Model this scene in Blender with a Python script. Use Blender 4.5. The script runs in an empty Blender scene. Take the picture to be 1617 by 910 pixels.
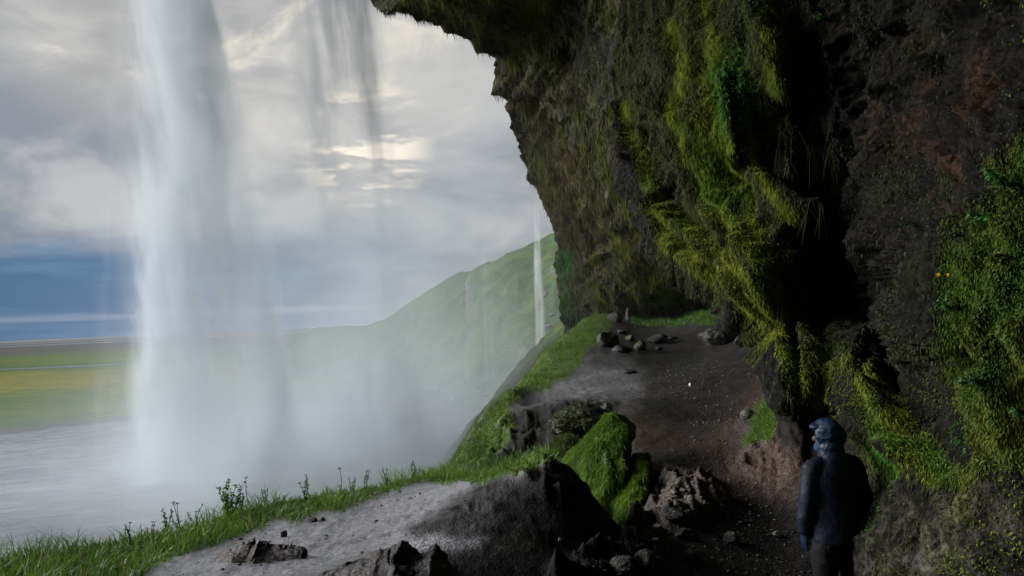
import bpy, bmesh, math, random
import numpy as np
from mathutils import Vector, noise as mnoise

random.seed(7); RNG = np.random.default_rng(11)
SC = bpy.context.scene
R = math.radians

# ------------------------------------------------------------------ camera
CZ = 8.0                                   # eye height above the pool (water at z = 0)
FPX = 1168.0; PITCH = R(2.45); ROLL = R(2.6)
cam_d = bpy.data.cameras.new('camera'); cam = bpy.data.objects.new('camera', cam_d)
SC.collection.objects.link(cam); SC.camera = cam
cam_d.sensor_width = 36; cam_d.lens = 36 * FPX / 1617; cam_d.clip_start = 0.05; cam_d.clip_end = 60000
fw = Vector((0, math.cos(PITCH), math.sin(PITCH)))
r0 = Vector((1, 0, 0)); u0 = r0.cross(fw)
rt = r0 * math.cos(ROLL) - u0 * math.sin(ROLL)
up = u0 * math.cos(ROLL) + r0 * math.sin(ROLL)
from mathutils import Matrix
cam.matrix_world = Matrix(((rt.x, up.x, -fw.x, 0), (rt.y, up.y, -fw.y, 0), (rt.z, up.z, -fw.z, CZ), (0, 0, 0, 1)))
CF, CR, CU = np.array(fw), np.array(rt), np.array(up); CP = np.array([0, 0, CZ])

def P(px, py, d):
    """point of the place seen at photo pixel px,py, at depth d"""
    px, py, d = np.asarray(px, float), np.asarray(py, float), np.asarray(d, float)
    return CP + d[..., None] * (CF + ((px - 808.5) / FPX)[..., None] * CR - ((py - 455) / FPX)[..., None] * CU)

def proj(p):
    q = p - CP; d = np.maximum(q @ CF, 0.05)
    return 808.5 + FPX * (q @ CR) / d, 455 - FPX * (q @ CU) / d, q @ CF

# ------------------------------------------------------------------ world, sun, exposure
SUN_AZ, SUN_EL = -78.0, 25.0               # azimuth from +Y (clockwise positive), elevation
W = bpy.data.worlds.new('World'); SC.world = W; W.use_nodes = True
SC.view_settings.view_transform = 'Standard'; SC.view_settings.look = 'None'
SC.view_settings.exposure = 1.5; SC.view_settings.gamma = 1
SC.cycles.use_denoising = True
SC.cycles.max_bounces = 8; SC.cycles.diffuse_bounces = 4; SC.cycles.glossy_bounces = 3
SC.cycles.transparent_max_bounces = 16; SC.cycles.volume_bounces = 3
SC.cycles.volume_step_rate = 1.0; SC.cycles.volume_max_steps = 128
SC.cycles.use_adaptive_sampling = True; SC.cycles.adaptive_threshold = 0.02

class NT:
    """small node-graph helper"""
    def __init__(s, tree): s.t = tree; s.n = tree.nodes; s.l = tree.links
    def new(s, typ, **kw):
        n = s.n.new(typ)
        for k, v in kw.items(): setattr(n, k, v)
        return n
    def put(s, inp, v):
        if v is None: return
        if hasattr(v, 'is_output') or isinstance(v, bpy.types.NodeSocket): s.l.new(v, inp)
        else:
            try: inp.default_value = v
            except Exception: inp.default_value = (v, v, v) if not isinstance(v, (tuple, list)) else tuple(v) + (1,)
    def m(s, op, a, b=None, c=None, clamp=False):
        n = s.new('ShaderNodeMath', operation=op); n.use_clamp = clamp
        s.put(n.inputs[0], a); s.put(n.inputs[1], b); s.put(n.inputs[2], c); return n.outputs[0]
    def vm(s, op, a, b=None):
        n = s.new('ShaderNodeVectorMath', operation=op); s.put(n.inputs[0], a); s.put(n.inputs[1], b)
        return n.outputs['Value'] if op in ('DOT_PRODUCT', 'LENGTH') else n.outputs[0]
    def ss(s, v, lo, hi, a=0.0, b=1.0):
        n = s.new('ShaderNodeMapRange', interpolation_type='SMOOTHSTEP')
        s.put(n.inputs['Value'], v); s.put(n.inputs['From Min'], lo); s.put(n.inputs['From Max'], hi)
        s.put(n.inputs['To Min'], a); s.put(n.inputs['To Max'], b); return n.outputs[0]
    def mix(s, f, a, b, mode='MIX'):
        n = s.new('ShaderNodeMix', data_type='RGBA', blend_type=mode)
        s.put(n.inputs[0], f)
        for i, v in ((6, a), (7, b)):
            if isinstance(v, (tuple, list)): n.inputs[i].default_value = tuple(v) + ((1,) if len(v) == 3 else ())
            else: s.l.new(v, n.inputs[i])
        return n.outputs[2]
    def noise(s, vec, scale, detail=4, rough=0.55, dist=0.0, w=None):
        n = s.new('ShaderNodeTexNoise'); n.inputs['Scale'].default_value = scale
        n.inputs['Detail'].default_value = detail; n.inputs['Roughness'].default_value = rough
        n.inputs['Distortion'].default_value = dist; s.put(n.inputs['Vector'], vec); return n.outputs[0]
    def comb(s, x, y, z):
        n = s.new('ShaderNodeCombineXYZ'); s.put(n.inputs[0], x); s.put(n.inputs[1], y); s.put(n.inputs[2], z); return n.outputs[0]
    def sep(s, v):
        n = s.new('ShaderNodeSeparateXYZ'); s.l.new(v, n.inputs[0]); return n.outputs
    def scale(s, v, k):
        return s.vm('MULTIPLY', v, k)

def dirof(px, py):
    v = np.array(P(px, py, 1.0)) - CP; return tuple(v / np.linalg.norm(v))

SKY_GAIN = 0.066
w = NT(W.node_tree); w.n.clear()
tc = w.new('ShaderNodeTexCoord').outputs['Generated']
dx, dy, dz = w.sep(tc)[:3]
sky = w.new('ShaderNodeTexSky', sky_type='NISHITA'); sky.sun_disc = False
sky.sun_elevation = R(SUN_EL); sky.sun_rotation = R(SUN_AZ); sky.air_density = 1.3; sky.dust_density = 1.5
zz = w.m('ADD', w.m('MAXIMUM', dz, 0.0), 0.16)
cu, cv = w.m('DIVIDE', dx, zz), w.m('DIVIDE', dy, zz)
cvec = w.comb(cu, cv, 0.0)
n1 = w.noise(w.scale(tc, (1.6, 1.6, 4.2)), 1.3, 6, 0.55, 0.5)
n2 = w.noise(w.vm('ADD', w.scale(tc, (3.5, 3.5, 7.5)), (3.1, 0.4, 1.7)), 1.5, 8, 0.6, 0.6)
n3 = w.noise(w.vm('ADD', cvec, (7.3, 2.1, 0)), 0.9, 3, 0.5, 0.2)
cl = w.m('ADD', w.m('MULTIPLY', n1, 0.58), w.m('MULTIPLY', n2, 0.42))
t = w.ss(cl, 0.42, 0.59)
cloud = w.mix(t, (1.42, 1.54, 1.76), (2.75, 2.80, 2.86))
def spot(px, py, rad, soft):
    d = w.vm('DOT_PRODUCT', tc, dirof(px, py))
    return w.ss(d, math.cos(R(rad + soft)), math.cos(R(rad)))
warm = w.ss(n2, 0.52, 0.70)
g = w.m('MAXIMUM', w.m('MAXIMUM', spot(560, 232, 0.8, 5.0), spot(410, 130, 1.5, 8)), w.m('MAXIMUM', spot(150, 30, 2, 6), spot(620, 60, 2, 9)))
g2 = w.m('MULTIPLY', g, w.m('ADD', 0.25, w.m('MULTIPLY', warm, 0.75)))
cloud = w.mix(w.m('MULTIPLY', g2, 0.8), cloud, (5.6, 5.1, 4.2))
cloud = w.mix(w.m('MULTIPLY', spot(575, 225, 0.3, 5.5), w.ss(w.noise(w.scale(tc, (7, 7, 26)), 1.6, 6, 0.62, 0.8), 0.46, 0.62)), cloud, (6.2, 5.6, 4.6))
# thin gap of blue in the cloud
gap = w.m('MULTIPLY', w.ss(n3, 0.55, 0.66), 0.35)
# clear blue band low over the plain, strongest to the left
az = w.m('ARCTAN2', dx, dy)
wob = w.m('MULTIPLY', w.m('SUBTRACT', w.noise(w.scale(tc, (3, 3, 14)), 1.4, 5, 0.6), 0.5), 0.14)
band = w.m('MULTIPLY', w.ss(w.m('ADD', dz, wob), 0.15, 0.06), w.ss(az, R(-2), R(-22)))
strk = w.noise(w.scale(tc, (2.5, 2.5, 20)), 1.6, 5, 0.6, 0.4)
blue = w.mix(w.ss(strk, 0.40, 0.66), (0.20, 0.70, 1.50), (0.52, 1.15, 1.95))
lowc = w.ss(w.m('ABSOLUTE', w.m('SUBTRACT', dz, w.m('ADD', 0.026, w.m('MULTIPLY', w.m('SUBTRACT', strk, 0.5), 0.02)))), 0.006, 0.0015)
blue = w.mix(w.m('MULTIPLY', lowc, 0.38), blue, (2.0, 2.3, 2.9))
col = w.mix(w.m('MULTIPLY', band, 0.95), cloud, blue)
col = w.mix(0.02, col, sky.outputs[0])
bg = w.new('ShaderNodeBackground'); w.l.new(col, bg.inputs[0]); bg.inputs[1].default_value = SKY_GAIN
wo = w.new('ShaderNodeOutputWorld'); w.l.new(bg.outputs[0], wo.inputs[0])

sd = bpy.data.lights.new('sun', 'SUN'); sun = bpy.data.objects.new('sun', sd); SC.collection.objects.link(sun)
sd.energy = 2.4; sd.angle = R(34); sd.color = (1.0, 0.975, 0.94)
sv = Vector((math.sin(R(SUN_AZ)) * math.cos(R(SUN_EL)), math.cos(R(SUN_AZ)) * math.cos(R(SUN_EL)), math.sin(R(SUN_EL))))
sun.rotation_euler = sv.to_track_quat('Z', 'Y').to_euler()

# ------------------------------------------------------------------ numeric helpers
def vnoise(p, seed=0):
    """smooth 3-D value noise, -1..1"""
    p = np.asarray(p, float) + 1000.0; i = np.floor(p).astype(np.int64); f = p - i
    f = f * f * f * (f * (f * 6 - 15) + 10); out = 0
    def h(a, b, c):
        n = (a * 73856093) ^ (b * 19349663) ^ (c * 83492791) ^ (seed * 2654435 + 97)
        n = (n ^ (n >> 13)) * 1274126177 & 0x7fffffff
        n = (n ^ (n >> 15)) * 668265263 & 0x7fffffff
        n = n ^ (n >> 12)
        return (n & 0xffffff) / 8388607.5 - 1
    for a in (0, 1):
        for b in (0, 1):
            for c in (0, 1):
                wgt = (f[..., 0] if a else 1 - f[..., 0]) * (f[..., 1] if b else 1 - f[..., 1]) * (f[..., 2] if c else 1 - f[..., 2])
                out = out + wgt * h(i[..., 0] + a, i[..., 1] + b, i[..., 2] + c)
    return out

def fbm(p, oct=4, seed=0, rough=0.5, ridged=False):
    s = 0; a = 1; tot = 0; p = np.asarray(p, float)
    for o in range(oct):
        v = vnoise(p * (2 ** o) + o * 17.3, seed + o)
        if ridged: v = 1 - 2 * np.abs(v)
        s = s + a * v; tot += a; a *= rough
    return s / tot

def sstep(x, lo, hi):
    t = np.clip((np.asarray(x, float) - lo) / (hi - lo), 0, 1); return t * t * (3 - 2 * t)

class TPS:
    def __init__(s, pts, val, lam=0.0):
        s.p = np.asarray(pts, float); n = len(s.p)
        K = s.k(s.p); K[np.arange(n), np.arange(n)] += lam
        Q = np.hstack([np.ones((n, 1)), s.p])
        A = np.block([[K, Q], [Q.T, np.zeros((3, 3))]])
        s.w = np.linalg.solve(A, np.concatenate([val, np.zeros(3)]))
    def k(s, q):
        r2 = ((q[:, None, :] - s.p[None]) ** 2).sum(-1); return 0.5 * r2 * np.log(np.maximum(r2, 1e-12))
    def __call__(s, q):
        q = np.asarray(q, float); sh = q.shape[:-1]; q = q.reshape(-1, 2); out = np.empty(len(q))
        for i in range(0, len(q), 20000):
            b = q[i:i + 20000]; out[i:i + 20000] = s.k(b) @ s.w[:-3] + s.w[-3] + b @ s.w[-2:]
        return out.reshape(sh)

def polysd(x, y, poly):
    """signed distance to a polygon, positive inside"""
    poly = np.array(poly, float); n = len(poly); x = np.asarray(x, float); y = np.asarray(y, float)
    d = np.full(x.shape, 1e18); ins = np.zeros(x.shape, bool)
    for i in range(n):
        a, b = poly[i], poly[(i + 1) % n]; e = b - a
        t = np.clip(((x - a[0]) * e[0] + (y - a[1]) * e[1]) / (e @ e + 1e-12), 0, 1)
        d = np.minimum(d, (x - a[0] - t * e[0]) ** 2 + (y - a[1] - t * e[1]) ** 2)
        c = (a[1] > y) != (b[1] > y)
        xi = (b[0] - a[0]) * (y - a[1]) / (b[1] - a[1] + 1e-12) + a[0]
        ins ^= c & (x < xi)
    d = np.sqrt(d); return np.where(ins, d, -d)

def mask(px, py, poly, soft=12, warp=8, seed=3, fr=0.02):
    q = np.stack([px * fr, py * fr, np.zeros_like(px)], -1)
    d = polysd(px, py, poly) + warp * 2 * fbm(q, 3, seed)
    return sstep(d, -soft, soft)

# ------------------------------------------------------------------ object helpers
def tag(o, label=None, cat=None, group=None, kind=None):
    if label: o['label'] = label
    if cat: o['category'] = cat
    if group: o['group'] = group
    if kind: o['kind'] = kind
    return o

def link(o, parent=None):
    SC.collection.objects.link(o)
    if parent is not None: o.parent = parent
    return o

def mesh_np(name, verts, faces, mat, smooth=True, col=None, attrs=None, parent=None, loc=None):
    """faces: (n,3) or (n,4) int array"""
    verts = np.ascontiguousarray(verts, np.float32).reshape(-1, 3); faces = np.ascontiguousarray(faces, np.int32)
    if loc is not None: verts = verts - np.array(loc, np.float32)
    me = bpy.data.meshes.new(name); k = faces.shape[1]; n = len(faces)
    me.vertices.add(len(verts)); me.vertices.foreach_set('co', verts.ravel())
    me.loops.add(n * k); me.loops.foreach_set('vertex_index', faces.ravel())
    me.polygons.add(n); me.polygons.foreach_set('loop_start', np.arange(0, n * k, k, dtype=np.int32))
    try: me.polygons.foreach_set('loop_total', np.full(n, k, np.int32))
    except Exception: pass
    me.polygons.foreach_set('use_smooth', np.full(n, smooth, bool))
    if col is not None:
        c = np.ones((len(verts), 4), np.float32); c[:, :3] = col
        me.attributes.new('col', 'FLOAT_COLOR', 'POINT').data.foreach_set('color', c.ravel())
    for k2, v in (attrs or {}).items():
        me.attributes.new(k2, 'FLOAT', 'POINT').data.foreach_set('value', np.ascontiguousarray(v, np.float32).ravel())
    me.update(calc_edges=True)
    if mat: me.materials.append(mat)
    o = bpy.data.objects.new(name, me); link(o, parent)
    if loc is not None and parent is None: o.location = loc
    return o

def gridfaces(nr, nc, flip=False):
    i = np.arange(nr * nc).reshape(nr, nc)
    f = np.stack([i[:-1, :-1], i[1:, :-1], i[1:, 1:], i[:-1, 1:]], -1).reshape(-1, 4)
    return f[:, ::-1] if flip else f

def gridnormals(G):
    du = np.gradient(G, axis=1); dv = np.gradient(G, axis=0)
    n = np.cross(du, dv); return n / (np.linalg.norm(n, axis=-1, keepdims=True) + 1e-9)

def mat(name):
    m = bpy.data.materials.new(name); m.use_nodes = True; k = NT(m.node_tree); k.n.clear()
    out = k.new('ShaderNodeOutputMaterial'); return m, k, out

def attr(k, name):
    return k.new('ShaderNodeAttribute', attribute_name=name)

def blade_mat(name, rough=0.6, trans=0.35, spec=0.3):
    m, k, out = mat(name); c = attr(k, 'col').outputs['Color']
    b = k.new('ShaderNodeBsdfPrincipled'); k.l.new(c, b.inputs['Base Color'])
    b.inputs['Roughness'].default_value = rough; b.inputs['Specular IOR Level'].default_value = spec
    tr = k.new('ShaderNodeBsdfTranslucent'); k.l.new(c, tr.inputs[0])
    mx = k.new('ShaderNodeMixShader'); mx.inputs[0].default_value = trans
    k.l.new(b.outputs[0], mx.inputs[1]); k.l.new(tr.outputs[0], mx.inputs[2]); k.l.new(mx.outputs[0], out.inputs[0]); return m

def blades(roots, d, length, width, droop, seed=0):
    """ribbons with 5 verts, 3 tris. d unit dirs, droop vector added toward the tip"""
    n = len(roots); rg = np.random.default_rng(seed)
    side = np.cross(d, rg.normal(size=(n, 3))); side /= np.linalg.norm(side, axis=1, keepdims=True) + 1e-9
    L = length[:, None]; w_ = width[:, None] * 0.5
    mid = roots + d * L * 0.5 + droop * L * 0.22; tip = roots + d * L + droop * L * 0.8
    v = np.stack([roots - side * w_, roots + side * w_, mid - side * w_ * 0.8, mid + side * w_ * 0.8, tip], 1)
    i = (np.arange(n) * 5)[:, None]
    f = np.concatenate([i + np.array([0, 1, 3]), i + np.array([0, 3, 2]), i + np.array([2, 3, 4])], 1).reshape(-1, 3)
    return v.reshape(-1, 3), f

# ------------------------------------------------------------------ materials
def ground_mat():
    m, k, out = mat('wet_earth_and_moss')
    pos = k.new('ShaderNodeNewGeometry').outputs['Position']
    base = attr(k, 'col').outputs['Color']; gr = attr(k, 'grass').outputs['Fac']; wet = attr(k, 'wet').outputs['Fac']
    nf = k.noise(pos, 22, 6, 0.65); nm = k.noise(pos, 3.2, 5, 0.6)
    vor = k.new('ShaderNodeTexVoronoi'); vor.inputs['Scale'].default_value = 42; k.l.new(pos, vor.inputs['Vector'])
    vor2 = k.new('ShaderNodeTexVoronoi'); vor2.inputs['Scale'].default_value = 95; k.l.new(pos, vor2.inputs['Vector'])
    peb = k.ss(k.sep(vor.outputs['Color'])[0], 0.2, 1.0, 0.8, 1.3)
    nfw = k.m('ADD', k.m('MULTIPLY', k.m('SUBTRACT', k.ss(nf, 0.3, 0.75, 0.6, 1.5), 1.0), k.ss(wet, 0.5, 1.0, 1.0, 0.35)), 1.0)
    c = k.mix(1.0, base, k.comb(k.m('MULTIPLY', peb, nfw), k.m('MULTIPLY', peb, nfw), k.m('MULTIPLY', peb, nfw)), 'MULTIPLY')
    gm = k.mix(k.ss(nm, 0.35, 0.65), (0.035, 0.075, 0.012), (0.075, 0.13, 0.02))
    gm = k.mix(k.ss(nf, 0.4, 0.7), gm, (0.05, 0.055, 0.02))
    c = k.mix(gr, c, gm)
    b = k.new('ShaderNodeBsdfPrincipled'); k.l.new(c, b.inputs['Base Color'])
    rg = k.m('SUBTRACT', 0.85, k.m('MULTIPLY', wet, k.ss(nf, 0.3, 0.7, 0.62, 0.45)))
    k.l.new(rg, b.inputs['Roughness']); k.l.new(k.m('ADD', 0.08, k.m('MULTIPLY', wet, 0.45)), b.inputs['Specular IOR Level'])
    h = k.m('ADD', k.m('MULTIPLY', nf, 0.6), k.m('ADD', k.m('MULTIPLY', k.m('SUBTRACT', 1.0, vor.outputs['Distance']), 0.55), k.m('MULTIPLY', k.m('SUBTRACT', 1.0, vor2.outputs['Distance']), 0.35)))
    bp = k.new('ShaderNodeBump'); bp.inputs['Distance'].default_value = 0.02; k.l.new(k.ss(wet, 0.35, 1.0, 0.75, 0.22), bp.inputs['Strength'])
    k.l.new(h, bp.inputs['Height']); k.l.new(bp.outputs[0], b.inputs['Normal']); k.l.new(b.outputs[0], out.inputs[0]); return m

def rock_mat(name, fine=6.0, bumpd=0.05, rough=0.7, dark=(0.018, 0.017, 0.015), usecol=True, spec=0.4):
    m, k, out = mat(name)
    pos = k.new('ShaderNodeNewGeometry').outputs['Position']
    nf = k.noise(pos, fine * 2.5, 8, 0.68); nm = k.noise(pos, fine * 0.35, 5, 0.6, 0.5)
    base = attr(k, 'col').outputs['Color'] if usecol else k.mix(k.ss(nm, 0.3, 0.7), dark, tuple(x * 2.6 for x in dark))
    f = k.m('MULTIPLY', k.ss(nf, 0.32, 0.72, 0.2, 2.0), k.ss(nm, 0.35, 0.65, 0.6, 1.3))
    c = k.mix(1.0, base, k.comb(f, f, f), 'MULTIPLY')
    b = k.new('ShaderNodeBsdfPrincipled'); k.l.new(c, b.inputs['Base Color'])
    k.l.new(k.ss(nm, 0.3, 0.7, rough - 0.15, rough + 0.15), b.inputs['Roughness']); b.inputs['Specular IOR Level'].default_value = spec
    vor = k.new('ShaderNodeTexVoronoi', feature='DISTANCE_TO_EDGE'); vor.inputs['Scale'].default_value = fine
    k.l.new(k.vm('ADD', pos, k.scale(k.new('ShaderNodeTexNoise').outputs[1], (0.2, 0.2, 0.2))), vor.inputs['Vector'])
    h = k.m('ADD', nf, k.m('MULTIPLY', k.m('MINIMUM', vor.outputs['Distance'], 0.15), 1.5))
    bp = k.new('ShaderNodeBump'); bp.inputs['Distance'].default_value = bumpd; bp.inputs['Strength'].default_value = 0.9
    k.l.new(h, bp.inputs['Height']); k.l.new(bp.outputs[0], b.inputs['Normal']); k.l.new(b.outputs[0], out.inputs[0]); return m

M_GROUND = ground_mat()
M_CLIFF = rock_mat('cliff_rock', 1.6, 0.16, 0.8, spec=0.12)
M_WALL = rock_mat('cave_wall_rock', 5.5, 0.11, 0.8, spec=0.12)
M_ROCK = rock_mat('loose_rock', 7.0, 0.03, 0.55)
M_MOSS = blade_mat('moss_strands', 0.75, 0.3, 0.2)
M_GRASS = blade_mat('grass_blades', 0.5, 0.4, 0.35)

# ------------------------------------------------------------------ plain, pool, river
def grid_xy(xs, ys):
    X, Y = np.meshgrid(xs, ys); return X, Y
xs = np.concatenate([-np.geomspace(20000, 120, 40), np.linspace(-110, 110, 150), np.geomspace(120, 20000, 40)])
ys = np.concatenate([[-20000, -3000, -500, -100, -40], np.linspace(-20, 120, 120), np.geomspace(122, 30000, 60)])
X, Y = grid_xy(xs, ys)
SH = [(-400, 60), (-120, 62), (-60, 64), (-45, 66), (-38, 72), (-28, 77), (-18, 78), (-8, 79), (-2, 82), (6, 86), (14, 90), (24, 70), (24, -60), (-400, -60)]
sd_ = polysd(X, Y, SH) + 2.2 * fbm(np.stack([X, Y, 0 * X], -1) * 0.15, 3, 5)
Z = np.where(sd_ > 0, -0.15 - np.clip(sd_, 0, 6) * 0.15, np.clip(-sd_, 0, 4) * 0.16 + 0.1 * fbm(np.stack([X, Y, 0 * X], -1) * 0.3, 3, 8) * np.clip(-sd_, 0, 1))
m, k, out = mat('grass_plain')
pos = k.new('ShaderNodeNewGeometry').outputs['Position']; px_, py_, pz_ = k.sep(pos)[:3]
st = k.noise(k.scale(pos, (0.012, 0.05, 1)), 1.0, 6, 0.6, 0.3); fn = k.noise(k.scale(pos, (0.25, 0.6, 1)), 1.0, 6, 0.65)
c = k.mix(k.ss(st, 0.38, 0.62), (0.032, 0.082, 0.012), (0.080, 0.108, 0.011))
c = k.mix(k.ss(fn, 0.45, 0.7), c, (0.09, 0.11, 0.018))
yw = k.m('MULTIPLY', k.ss(k.m('ABSOLUTE', k.m('SUBTRACT', py_, 140)), 60, 20), k.ss(fn, 0.35, 0.6))
c = k.mix(k.m('MULTIPLY', yw, 0.75), c, (0.20, 0.165, 0.010))
c = k.mix(k.ss(k.m('ADD', py_, k.m('MULTIPLY', st, 200)), 420, 620), c, (0.07, 0.068, 0.062))
c = k.mix(k.ss(pz_, 0.42, 0.16), c, k.mix(fn, (0.035, 0.035, 0.037), (0.11, 0.11, 0.11)))
b = k.new('ShaderNodeBsdfPrincipled'); k.l.new(c, b.inputs['Base Color']); b.inputs['Roughness'].default_value = 1.0; b.inputs['Specular IOR Level'].default_value = 0.0
bp = k.new('ShaderNodeBump'); bp.inputs['Distance'].default_value = 0.5; k.l.new(fn, bp.inputs['Height']); k.l.new(bp.outputs[0], b.inputs['Normal'])
k.l.new(b.outputs[0], out.inputs[0]); M_PLAIN = m
tag(mesh_np('ground', np.stack([X, Y, Z], -1), gridfaces(*X.shape, flip=True), M_PLAIN), kind='structure')

def water_mat(name, foam=True):
    m, k, out = mat(name); pos = k.new('ShaderNodeNewGeometry').outputs['Position']; px_, py_, pz_ = k.sep(pos)[:3]
    rp = k.vm('ADD', pos, k.scale(k.comb(py_, px_, 0.0), (0.25, -0.25, 1))); rip = k.noise(k.scale(rp, (0.16, 0.75, 1)), 1.2, 6, 0.62, 0.8)
    b = k.new('ShaderNodeBsdfPrincipled'); b.inputs['Roughness'].default_value = 0.22; b.inputs['IOR'].default_value = 1.33
    if foam:
        big = k.noise(k.scale(pos, (0.10, 0.28, 1)), 1.0, 5, 0.6, 0.8)
        f = k.ss(k.m('ADD', k.m('MULTIPLY', rip, 0.7), k.m('MULTIPLY', big, 0.3)), 0.46, 0.60)
        fx = k.m('DIVIDE', k.m('ADD', px_, 11.0), 13.0); fy = k.m('DIVIDE', k.m('SUBTRACT', py_, 46.0), 17.0); ft = k.m('EXPONENT', k.m('MULTIPLY', k.m('ADD', k.m('MULTIPLY', fx, fx), k.m('MULTIPLY', fy, fy)), -1.0))
        f = k.m('MAXIMUM', f, k.m('MULTIPLY', ft, k.ss(rip, 0.3, 0.55, 0.5, 1.0)), clamp=True)
        c = k.mix(f, (0.028, 0.036, 0.044), (0.125, 0.145, 0.165)); k.l.new(c, b.inputs['Base Color'])
        k.l.new(k.ss(f, 0, 1, 0.25, 0.7), b.inputs['Roughness'])
    else: b.inputs['Base Color'].default_value = (0.05, 0.06, 0.07, 1)
    bp = k.new('ShaderNodeBump'); bp.inputs['Distance'].default_value = 0.6; bp.inputs['Strength'].default_value = 0.8
    k.l.new(rip, bp.inputs['Height']); k.l.new(bp.outputs[0], b.inputs['Normal']); k.l.new(b.outputs[0], out.inputs[0]); return m
def sheet(name, poly, z, m):
    bm = bmesh.new(); bm.faces.new([bm.verts.new((x, y, z)) for x, y in poly]); me = bpy.data.meshes.new(name); bm.to_mesh(me); bm.free()
    me.materials.append(m); return tag(link(bpy.data.objects.new(name, me)), kind='structure')
xs = np.linspace(-130, 30, 260); ys = np.linspace(-50, 95, 260); X, Y = grid_xy(xs, ys)
Z = 0.10 * fbm(np.stack([X * 0.35, Y * 0.8, 0 * X], -1), 4, 21) + 0.0
tag(mesh_np('water', np.stack([X, Y, Z - 0.02], -1), gridfaces(*X.shape, flip=True), water_mat('pool_water')), kind='structure')
M_RIV = water_mat('river_water', False)
def ribbon(name, y0, y1, x0, x1, seed, z):
    xs = np.linspace(x0, x1, 90); a = y0 + (y1 - y0) * 0.22 * fbm(np.stack([xs * 0.002, 0 * xs, 0 * xs], -1), 3, seed)
    b_ = y1 + (y1 - y0) * 0.22 * fbm(np.stack([xs * 0.002, 0 * xs + 5, 0 * xs], -1), 3, seed)
    V = np.concatenate([np.stack([xs, a, 0 * xs + z], -1), np.stack([xs, b_, 0 * xs + z], -1)])
    return tag(mesh_np(name, V, gridfaces(2, 90, flip=True), M_RIV), kind='structure')
ribbon('river', 1150, 1450, -6000, 4000, 1, 0.75)
ribbon('river', 2000, 3600, -9000, 6000, 2, 0.85)
ribbon('stream', 198, 206, -150, -108, 4, 0.72)
# low dark land along the horizon
xs = np.linspace(-22000, 22000, 300); hh = 22 + 26 * fbm(np.stack([xs * 0.0007, 0 * xs, 0 * xs], -1), 4, 9)
V = np.stack([np.stack([xs, 0 * xs + y, h * hh], -1) for y, h in ((9000, 0.0), (9400, 0.8), (10500, 1.0), (12500, 0.0))])
m, k, out = mat('distant_land'); b = k.new('ShaderNodeBsdfPrincipled')
k.l.new(k.mix(k.noise(k.new('ShaderNodeNewGeometry').outputs['Position'], 0.002, 4), (0.035, 0.05, 0.065), (0.06, 0.07, 0.075)), b.inputs['Base Color'])
b.inputs['Roughness'].default_value = 1; k.l.new(b.outputs[0], out.inputs[0])
tag(mesh_np('hills', V, gridfaces(4, 300, flip=True), m), kind='structure')

# ------------------------------------------------------------------ green hill on the far bank
sky_x = [380, 520, 560, 605, 650, 690, 738, 745, 770, 800, 840, 875, 930, 1050, 1300]
sky_y = [572, 562, 541, 510, 476, 453, 444, 430, 420, 406, 397, 383, 360, 330, 300]
cols = np.linspace(380, 1300, 420); nr = 150
tt = np.linspace(0, 1, nr)[:, None]
sy = np.interp(cols, sky_x, sky_y)[None]; dsky = np.interp(cols, [380, 600, 875, 1300], [150, 128, 108, 90])[None]
dsh = np.interp(cols, [380, 640, 760, 1300], [88, 84, 66, 40])[None]
top = P(np.broadcast_to(cols[None], (1, 420)), sy, dsky)[0]
hor = 541 - 0.0463 * cols; bot = P(cols, hor + (CZ + 0.6) / dsh[0] * FPX, dsh[0])
prof = tt ** 1.25 * 0.75 + sstep(tt, 0.35, 0.8) * 0.25
G = bot[None] + (top - bot)[None] * tt[..., None]; G[..., 2] = bot[None, :, 2] + (top - bot)[None, :, 2] * prof
back = top.copy(); back[:, 1] += 60; back[:, 2] += 6; G = np.concatenate([G, (top * [1, 1, 1] + [1, 8, 0.8])[None], back[None]])
N = gridnormals(G); N *= np.sign(N[..., 2:3] + 1e-9)
fade = np.clip(np.concatenate([tt[:, 0], [0.3, 0.3]]), 0, 1)[:, None]; fade = 1 - 0.75 * sstep(fade, 0.85, 1.0)
G = G + N * ((0.9 * fbm(G * 0.10, 3, 31, ridged=True) + 0.45 * fbm(G * 0.5, 4, 32)) * fade)[..., None]
N = gridnormals(G); N *= np.sign(N[..., 2:3] + 1e-9)
steep = 1 - np.abs(N[..., 2]); rk = sstep(steep + 0.25 * 0.6 * fbm(G * [0.35, 0.35, 0.2], 4, 33) + (0.35 * sstep(fade * 0 + np.concatenate([tt[:, 0], [1, 1]])[:, None], 0.35, 0.0)), 0.32, 0.56)
gc = np.array([0.026, 0.062, 0.010]) + sstep(fbm(G * 0.2, 4, 34), -0.4, 0.4)[..., None] * np.array([0.026, 0.032, 0.004])
rc = np.array([0.06, 0.058, 0.052]) * (1 + 0.9 * sstep(fbm(G * 1.3, 3, 35), 0.1, 0.5))[..., None]
HC = gc * (1 - rk[..., None]) + rc * rk[..., None]
tag(mesh_np('hillside', G, gridfaces(*G.shape[:2]), M_CLIFF, col=HC.reshape(-1, 3)), kind='structure')
HILL = G

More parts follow.
